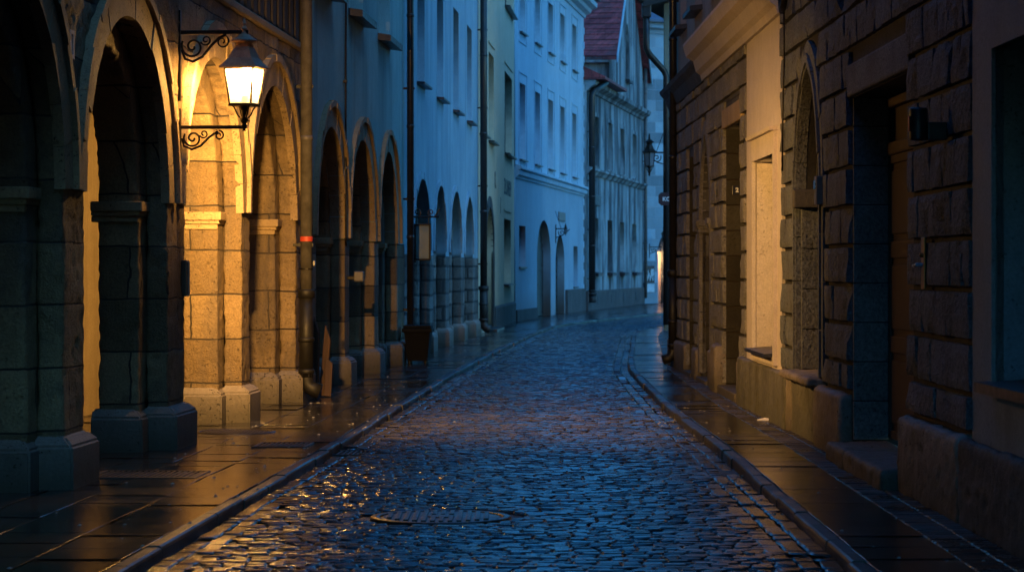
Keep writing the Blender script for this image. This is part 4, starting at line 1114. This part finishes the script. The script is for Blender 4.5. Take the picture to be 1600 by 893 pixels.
mb = MB(); mb.tube([(.2, -.1, 4.22), (-.05, -.07, 3.7), (-.1, -.08, 3.1), (-.12, -.08, 2.6)], .01, 6); mb.build('thin_wire', IRON, o, True)

# ------------------------------------------------------------------ lanterns
def spiral(cx, cz, r0, turns, a0, sgn=1, n=40, r1=.012):
    return [(cx+(r0+(r1-r0)*i/n)*math.cos(a0+sgn*2*math.pi*turns*i/n), 0, cz+(r0+(r1-r0)*i/n)*math.sin(a0+sgn*2*math.pi*turns*i/n)) for i in range(n+1)]
def lantern_head(root, lit, x=0, s=1.0, sides=4, rot=R(45), zc=0):
    """four-sided tapering lantern; zc = height of the bottom of the glass"""
    def P(rr): return rr*s
    c = (x, 0); q = math.sqrt(2) if sides == 4 else 1.08
    gt, gb_, gh = .148*q, .110*q, .355
    mb = MB()
    cor = lambda r, z: [(x+P(r)*math.cos(rot+2*math.pi*k/sides), P(r)*math.sin(rot+2*math.pi*k/sides), zc+z*s) for k in range(sides)]
    lo, hi = cor(gb_, 0), cor(gt, gh)
    for a, b in zip(lo, hi): mb.tube([a, b], .011*s, 6)
    for lst, r in ((lo, .013), (hi, .014)):
        for k in range(sides): mb.tube([lst[k], lst[(k+1) % sides]], r*s, 6)
    mb.lathe([(P(gb_+.015), zc-.02*s), (P(gb_+.015), zc-.006*s), (P(gb_-.02), zc-.004*s)], sides, c, rot)
    # cup, scroll feet and drop below
    mb.lathe([(P(.02), zc-.26*s), (P(.012), zc-.245*s), (P(.03), zc-.23*s), (P(.03), zc-.205*s), (P(.018), zc-.19*s), (P(.04), zc-.165*s), (P(.042), zc-.14*s), (P(.025), zc-.12*s), (P(.03), zc-.06*s), (P(.055), zc-.03*s), (P(.06), zc-.02*s)], 14, c)
    for k in range(4):
        a = rot+math.pi/2*k; pts = []
        for i in range(9):
            u = i/8; rr = .045+.085*u**.6; zz = -.13+.115*u+.03*math.sin(u*math.pi); pts.append((x+P(rr)*math.cos(a), P(rr)*math.sin(a), zc+zz*s))
        mb.tube(pts, .008*s, 6)
    fr = mb.build('lantern_frame', IRON, root)
    # panes
    for k in range(sides):
        a, b, c2, d = lo[k], lo[(k+1) % sides], hi[(k+1) % sides], hi[k]
        f = lambda p, z: (x+(p[0]-x)*.985, p[1]*.985, p[2])
        vs = [f(a, 0), f(b, 0), f(c2, 0), f(d, 0)]
        vs2 = [(x+(p[0]-x)*.965, p[1]*.965, p[2]) for p in vs]
        MB().add(vs+vs2, [(0,1,2,3),(7,6,5,4),(0,4,5,1),(1,5,6,2),(2,6,7,3),(3,7,4,0)]).build('glass_pane', LAMPG if lit else LAMPOFF, root)
    # roof: flared skirt, bell, vent crown, finial
    mb = MB(); R_ = gt
    mb.lathe([(P(R_+.055), zc+(gh+.0)*s), (P(R_+.06), zc+(gh+.012)*s), (P(R_+.012), zc+(gh+.05)*s), (P(R_*.80), zc+(gh+.10)*s), (P(R_*.62), zc+(gh+.17)*s), (P(R_*.45), zc+(gh+.215)*s), (P(.08*q), zc+(gh+.225)*s)], sides, (x, 0), rot)
    mb.lathe([(P(.075), zc+(gh+.21)*s), (P(.08), zc+(gh+.25)*s), (P(.125), zc+(gh+.262)*s), (P(.13), zc+(gh+.275)*s), (P(.085), zc+(gh+.30)*s), (P(.06), zc+(gh+.325)*s), (P(.032), zc+(gh+.34)*s), (P(.022), zc+(gh+.37)*s), (P(.034), zc+(gh+.39)*s), (P(.018), zc+(gh+.42)*s), (P(.026), zc+(gh+.44)*s), (P(.003), zc+(gh+.5)*s)], 14, (x, 0))
    mb.build('lantern_roof', LROOF if lit else IRON, root)
    if lit:
        o = MB().lathe([(.002, zc+.02), (.03, zc+.03), (.03, zc+.06), (.02, zc+.08), (.002, zc+.081)], 12, (x, 0)).build('lamp_holder', IRON, root)

LAMP_Y = 23.25
# the lit lantern: bracket sticks out of the pier, local x points into the street
LX = LW.pt(l_(LAMP_Y)); out_rz = LW.rz - R(90)
LT = empty('street_lantern', LX, out_rz, 'lit iron street lantern with glowing panes hung between two scroll brackets on the stone pier', 'street lantern')
dl = .60; zt_, zb_ = 3.745, 2.885
mb = MB(); mb.bbox(0, dl+.04, -.014, .014, zt_-.018, zt_+.018, .004); mb.bbox(0.0, .022, -.03, .03, zt_-.62, zt_+.2, .005)
mb.tube(spiral(.13, zt_-.13, .105, 1.6, R(150), 1), .010, 6)
mb.tube([(.03, 0, zt_-.16), (.06, 0, zt_-.24), (.13, 0, zt_-.265), (.22, 0, zt_-.22), (.30, 0, zt_-.12), (.37, 0, zt_-.05), (.44, 0, zt_-.02)], .012, 6)
mb.tube(spiral(.40, zt_-.085, .065, 1.4, R(80), -1), .008, 6); mb.tube(spiral(.25, zt_-.07, .05, 1.3, R(200), 1), .008, 6)
mb.lathe([(.02, zt_+.018), (.026, zt_+.04), (.012, zt_+.055), (.02, zt_+.075), (.003, zt_+.1)], 10, (dl, 0))
mb.build('upper_bracket', IRON, LT)
mb = MB(); mb.bbox(0, dl, -.013, .013, zb_-.016, zb_+.016, .004); mb.bbox(0.0, .022, -.03, .03, zb_-.36, zb_+.17, .005)
mb.tube(spiral(.13, zb_-.10, .085, 1.6, R(150), 1), .009, 6)
mb.tube([(.03, 0, zb_-.1), (.05, 0, zb_-.17), (.12, 0, zb_-.20), (.2, 0, zb_-.17), (.28, 0, zb_-.09), (.36, 0, zb_-.035)], .011, 6)
mb.tube(spiral(.37, zb_-.075, .045, 1.3, R(90), -1), .008, 6); mb.tube(spiral(.23, zb_-.06, .04, 1.2, R(200), 1), .007, 6)
mb.build('lower_bracket', IRON, LT)
lantern_head(LT, True, dl, .92, 4, R(45)-R(12), zb_+.205)
MB().lathe([(.002, zb_+.29), (.04, zb_+.30), (.064, zb_+.35), (.07, zb_+.40), (.05, zb_+.45), (.002, zb_+.475)], 14, (dl, 0)).build('light_bulb', BULB, LT, True).visible_shadow = True
sp = bpy.data.lights.new('lantern_bulb', 'SPOT'); sp.energy = 4000; sp.color = (1, .52, .125); sp.spot_size = R(165); sp.spot_blend = 1; sp.shadow_soft_size = .05
spo = bpy.data.objects.new('lantern_bulb', sp); col.objects.link(spo); q = LW.pt(l_(LAMP_Y), -dl); spo.location = (q[0], q[1], zb_+.21+.315)
pl_ = bpy.data.lights.new('lantern_glow', 'POINT'); pl_.energy = 165; pl_.color = (1, .52, .125); pl_.shadow_soft_size = .06
plo = bpy.data.objects.new('lantern_glow', pl_); col.objects.link(plo); plo.location = (q[0], q[1], zb_+.21+.30)
spo.rotation_euler = Vector((.24, 1, -.2)).to_track_quat('-Z', 'Y').to_euler()

def far_lantern(loc, rz, arm, label, s=1.0, stay=True):
    t = empty('street_lantern', loc, rz, label, 'street lantern')
    lantern_head(t, False, arm, s, 6, R(30), .25*s)
    z = (.355+.25)*s if stay else -.0; mb = MB()
    mb.tube([(0, 0, z), (arm, 0, z)], .02, 6); mb.bbox(-.0, .03, -.04, .04, z-.5, z+.15, .005)
    mb.tube(spiral(.22, z-.14, .12, 1.5, R(150), 1), .014, 6); mb.tube([(.03, 0, z-.3), (.2, 0, z-.26), (.38, 0, z-.12), (.5, 0, z-.02)], .015, 6)
    if stay: mb.tube([(0, 0, z+.62), (arm*.55, 0, z+.02)], .009, 5)
    mb.build('bracket', IRON, t); return t
far_lantern((EX+.0, EY-.25, 4.02), R(180), .41, 'unlit black lantern on a bracket at the corner of the yellowed house')
p = B5.pt(B5.s(1004), -.3, 2.62); far_lantern((p[0], p[1]-.1, p[2]), R(8), .75, 'small far lantern in front of the pale stone house near the lit doorway', 1.0, False)
p = B4.pt(B4.s(868.5)-.15, 0, 2.76); far_lantern(p, B4.rz-R(78), .36, 'small unlit lantern on the light blue house over the small arched door', .40)

# ------------------------------------------------------------------ small things fixed to the walls
def fix(name, pl, t, z, label, cat, y=0, extra_rz=0): return empty(name, pl.pt(t, y, z), pl.rz+extra_rz, label, cat)
o = fix('wall_fixture', RW, r_(16.95), 2.45, 'dark round-topped fixture with a red glint on the rusticated wall', 'wall fixture', -.05)
MB().bbox(-.05, .05, -.12, .01, 0, .12, .01).build('arm', PIPED, o)
MB().lathe([(.002, -.005), (.058, 0), (.062, .01), (.062, .2), (.055, .215), (.002, .22)], 20, (0, -.175)).build('housing', PIPED, o, True)
MB().bbox(-.02, .02, -.242, -.236, .06, .16, .003).build('red_light', REDBAND, o)
o = fix('door_plate', RW, r_(17.75), 1.46, 'tall brass plate with a steel knob beside the dark red door', 'door plate', -.052)
MB().bbox(-.06, .07, -.012, 0, 0, .36, .004).build('plate', BRASS, o); MB().tube([(0, -.01, .17), (0, -.05, .17), (-.09, -.06, .16)], .012, 8).build('knob', STEEL, o)
mb = MB(); mb.lathe([(.02, .22), (.026, .235), (.02, .25)], 10, (.01, -.012)); mb.build('bell_button', BRASS, o)
o = fix('entry_phone', RW, r_(23.15), 2.18, 'small grey entry phone box beside the pointed arch', 'entry phone', -.05)
MB().bbox(-.10, .05, -.07, 0, 0, .26, .01).build('box', GREYBOX, o); MB().bbox(-.08, .03, -.078, -.068, .14, .22, .003).build('speaker_plate', STEEL, o)
for (t, z, s_, ch, lab, yy, ez) in ((aa+.002, 2.56, .125, '2', 'black house number plate with a white 2 on the doorway side', .14, R(90)), (r_(34.0), 2.56, .10, '1', 'small dark house number plate on the rusticated front left of the doorway', -.055, 0)):
    o = fix('house_number', RW, t, z, lab, 'house number', yy, ez)
    MB().bbox(-s_/2, s_/2, -.015, 0, 0, s_*.95, .004).build('plate', SIGNB, o)
    text(ch, s_*.62, BRASS if ch == '1' else SIGNW, 'number', o, (0, -.018, s_*.48), (R(90), 0, 0), .004)
o = fix('wall_plaque', LW, LW.s(107), 3.15, 'narrow pale stone plaque with a slot, high on the dark first pier', 'plaque')
mb = MB(); mb.box(-.07, -.03, -.03, 0, 0, .21); mb.box(.03, .07, -.03, 0, 0, .21); mb.box(-.03, .03, -.03, 0, 0, .03); mb.box(-.03, .03, -.03, 0, .18, .21); mb.box(-.03, .03, -.008, 0, .03, .18); mb.build('frame', CREAM, o)
o = fix('junction_box', LW, l_(23.5), 1.35, 'dark narrow electrical box low on the pier under the lit lantern', 'electrical box')
MB().bbox(-.12, .03, -.05, 0.01, 0, .33, .012).build('box', PIPED, o); MB().bbox(-.10, .01, -.056, -.049, .02, .31, .004).build('cover', PIPED, o)
o = fix('wall_spotlight', LW, l_(36.0), 1.42, 'small unlit spotlight with a pale front on the teal house pier', 'spotlight')
MB().bbox(-.03, .03, -.1, 0, .03, .08, .008).build('arm', IRON, o); MB().bbox(-.12, .0, -.24, -.1, 0, .15, .02).build('housing', GREYBOX, o); MB().bbox(-.127, -.121, -.225, -.115, .02, .13, .002).build('lens', GREYBOX, o)
# metal tap fitting on the grey pipe
o = fix('pipe_clamp', LW, l_(30.8), 1.62, 'small shiny clamp with a bolt on the grey rain pipe', 'clamp', -.132)
mb = MB(); mb.lathe([(.074, -.03), (.084, -.028), (.084, -.012), (.074, -.01)], 18); mb.build('band', IRON, o)
MB().bbox(-.03, .03, -.11, -.08, .01, .08, .01).build('bolt', STEEL, o)

# hanging framed board on the pier of the pale house
o = fix('hanging_board', LW, l_(45.3), 0, 'framed notice board with an ornate iron top hanging out from the pale blue house', 'hanging sign', 0, -R(90))
# local x out of the wall
hz0, hz1 = 1.75, 2.40
mb = MB(); mb.bbox(.06, .36, -.03, .03, hz0, hz0+.035); mb.bbox(.06, .36, -.03, .03, hz1-.035, hz1); mb.bbox(.06, .095, -.03, .03, hz0, hz1); mb.bbox(.325, .36, -.03, .03, hz0, hz1)
mb.build('frame', IRON, o); MB().box(.09, .33, -.012, .012, hz0+.03, hz1-.03).build('board', BOARDG, o)
mb = MB(); mb.tube([(0, 0, hz1+.12), (.5, 0, hz1+.12)], .016, 8); mb.tube([(0, 0, hz0-.02), (.1, 0, hz0-.02)], .014, 6)
for xx in (.1, .32): mb.tube([(xx, 0, hz1), (xx, 0, hz1+.12)], .01, 6)
mb.tube(spiral(.12, hz1+.2, .07, 1.3, R(-90), 1), .01, 6); mb.tube(spiral(.36, hz1+.2, .06, 1.3, R(-90), -1), .01, 6)
mb.tube([(.42, 0, hz1+.12), (.48, 0, hz1+.2), (.52, 0, hz1+.26)], .012, 6); mb.build('bracket', IRON, o)

# shop sign on the far right house
o = empty('blade_sign', (EX-.17, EY-.2, 3.42), 0, 'dark navy hanging shop sign with white capital letters at the corner of the yellowed house', 'sign')
vs = []; w_, h_, c_ = .36, .17, .07
prof = [(-.0-.0, -h_), (w_*2, -h_), (w_*2, h_), (c_, h_), (0, h_-c_), (0, -h_+c_), (c_, -h_)]
prof = prof[1:]
mb = MB(); k = len(prof); mb.add([(x, -.02, z) for x, z in prof]+[(x, .02, z) for x, z in prof], [tuple(range(k))[::-1], tuple(range(k, 2*k))]+[(i, (i+1) % k, (i+1) % k+k, i+k) for i in range(k)]); mb.build('board', SIGNB, o)
text('KOLLA', .145, SIGNW, 'lettering', o, (.33, -.024, -.01), (R(90), 0, 0), .004)
MB().bbox(.72, .95, -.015, .015, -.02, .02, .003).build('arm', IRON, o)

# ------------------------------------------------------------------ things standing on the pavement
o = empty('litter_bin', LW.pt(l_(43.4), -.31, .0), LW.rz-R(90), 'black plastic litter bin with a rimmed lid standing by the wall of the teal house', 'litter bin')
mb = MB(); bt, tp, H = .17, .225, .60
def ringq(s_, z): return [(-s_, -s_, z), (s_, -s_, z), (s_, s_, z), (-s_, s_, z)]
mb.add(ringq(bt, .05)+ringq(tp, H), [(0,3,2,1),(4,5,6,7),(0,1,5,4),(1,2,6,5),(2,3,7,6),(3,0,4,7)])
for a in (-.5, 0, .5):
    for sg in (-1, 1):
        mb.add([(a*bt*1.6-.012, sg*(bt+.012), .06), (a*bt*1.6+.012, sg*(bt+.012), .06), (a*tp*1.6+.012, sg*(tp+.01), H-.08), (a*tp*1.6-.012, sg*(tp+.01), H-.08)], [(0,1,2,3) if sg < 0 else (3,2,1,0)])
        mb.add([(sg*(bt+.012), a*bt*1.6-.012, .06), (sg*(bt+.012), a*bt*1.6+.012, .06), (sg*(tp+.01), a*tp*1.6+.012, H-.08), (sg*(tp+.01), a*tp*1.6-.012, H-.08)], [(0,1,2,3) if sg > 0 else (3,2,1,0)])
mb.build('body', PLASTIC, o)
mb = MB(); mb.bbox(-tp-.03, tp+.03, -tp-.03, tp+.03, H-.07, H, .012); mb.bbox(-tp-.01, tp+.01, -tp-.01, tp+.01, H, H+.05, .02); mb.build('lid', PLASTIC, o)
for sx in (-1, 1):
    for sy in (-1, 1): MB().lathe([(.025, 0), (.03, .01), (.03, .05)], 10, (sx*bt*.8, sy*bt*.8)).build('foot', IRON, o)
base = LW.pt(l_(31.7), .02)
for i, (dx, dy, h, w_, lean, roll, lab) in enumerate(((.02, .0, 1.02, .10, .15, -.02, 'tall weathered board with a slanting broken top leaning by the rain pipe'), (.10, .14, .90, .085, .19, .10, 'reddish leaning board with a sharply pointed top'),
        (.0, .28, .78, .11, .12, -.12, 'dark board at the back of the leaning bundle'), (.17, .04, .50, .09, .22, .16, 'short thick plank end at the foot of the leaning boards'), (.14, .26, .62, .05, .2, .22, 'thin slat tilted outward in the leaning bundle'))):
    o = MB().bbox(-w_/2, w_/2, -.018, .018, 0, h, .006).build('wooden_board', PLANK if i != 2 else DOORW)
    for v in o.data.vertices:
        if v.co.z > h*.6: v.co.z -= (v.co.x+w_/2)*(2.2 if i < 2 else .9)
        v.co.x += noise.noise((v.co.z*5, i, 0))*.012
    o.location = (base[0]+dx+.10, base[1]+dy+.2, .012); o.rotation_euler = (-lean, roll-.08, R(-35+16*i))
    tag(o, lab, 'board', 'boards leaning by the rain pipe')

# ------------------------------------------------------------------ light: blue dusk
w = bpy.data.worlds.new('World'); sc.world = w; w.use_nodes = True; nt = w.node_tree; nt.nodes.clear()
sky = nt.nodes.new('ShaderNodeTexSky'); sky.sky_type = 'NISHITA'; sky.sun_disc = False
sky.sun_elevation = R(5); sky.sun_rotation = R(130); sky.altitude = 100; sky.air_density = 1; sky.dust_density = .3; sky.ozone_density = 6
tint = mix(nt, 1.0, sky.outputs[0], (.66, 1.02, 1.0), 'MULTIPLY')
bg = nt.nodes.new('ShaderNodeBackground'); bg.inputs[1].default_value = .11; L(nt, tint, bg.inputs[0])
out = nt.nodes.new('ShaderNodeOutputWorld'); L(nt, bg.outputs[0], out.inputs[0])
sun = bpy.data.lights.new('sun', 'SUN'); sun.energy = .2; sun.angle = R(50); sun.color = (.24, .6, 1.0)
so = bpy.data.objects.new('sun', sun); col.objects.link(so)
so.rotation_euler = Vector((-.44, .36, -.82)).to_track_quat('-Z', 'Y').to_euler()

sc.view_settings.view_transform = 'Standard'; sc.view_settings.look = 'None'; sc.view_settings.exposure = 2.62; sc.view_settings.gamma = 1
sc.render.engine = 'CYCLES'; sc.cycles.use_denoising = True; sc.cycles.max_bounces = 8; sc.cycles.diffuse_bounces = 4; sc.cycles.glossy_bounces = 4
sc.cycles.sample_clamp_indirect = 6; sc.cycles.caustics_reflective = False; sc.cycles.caustics_refractive = False
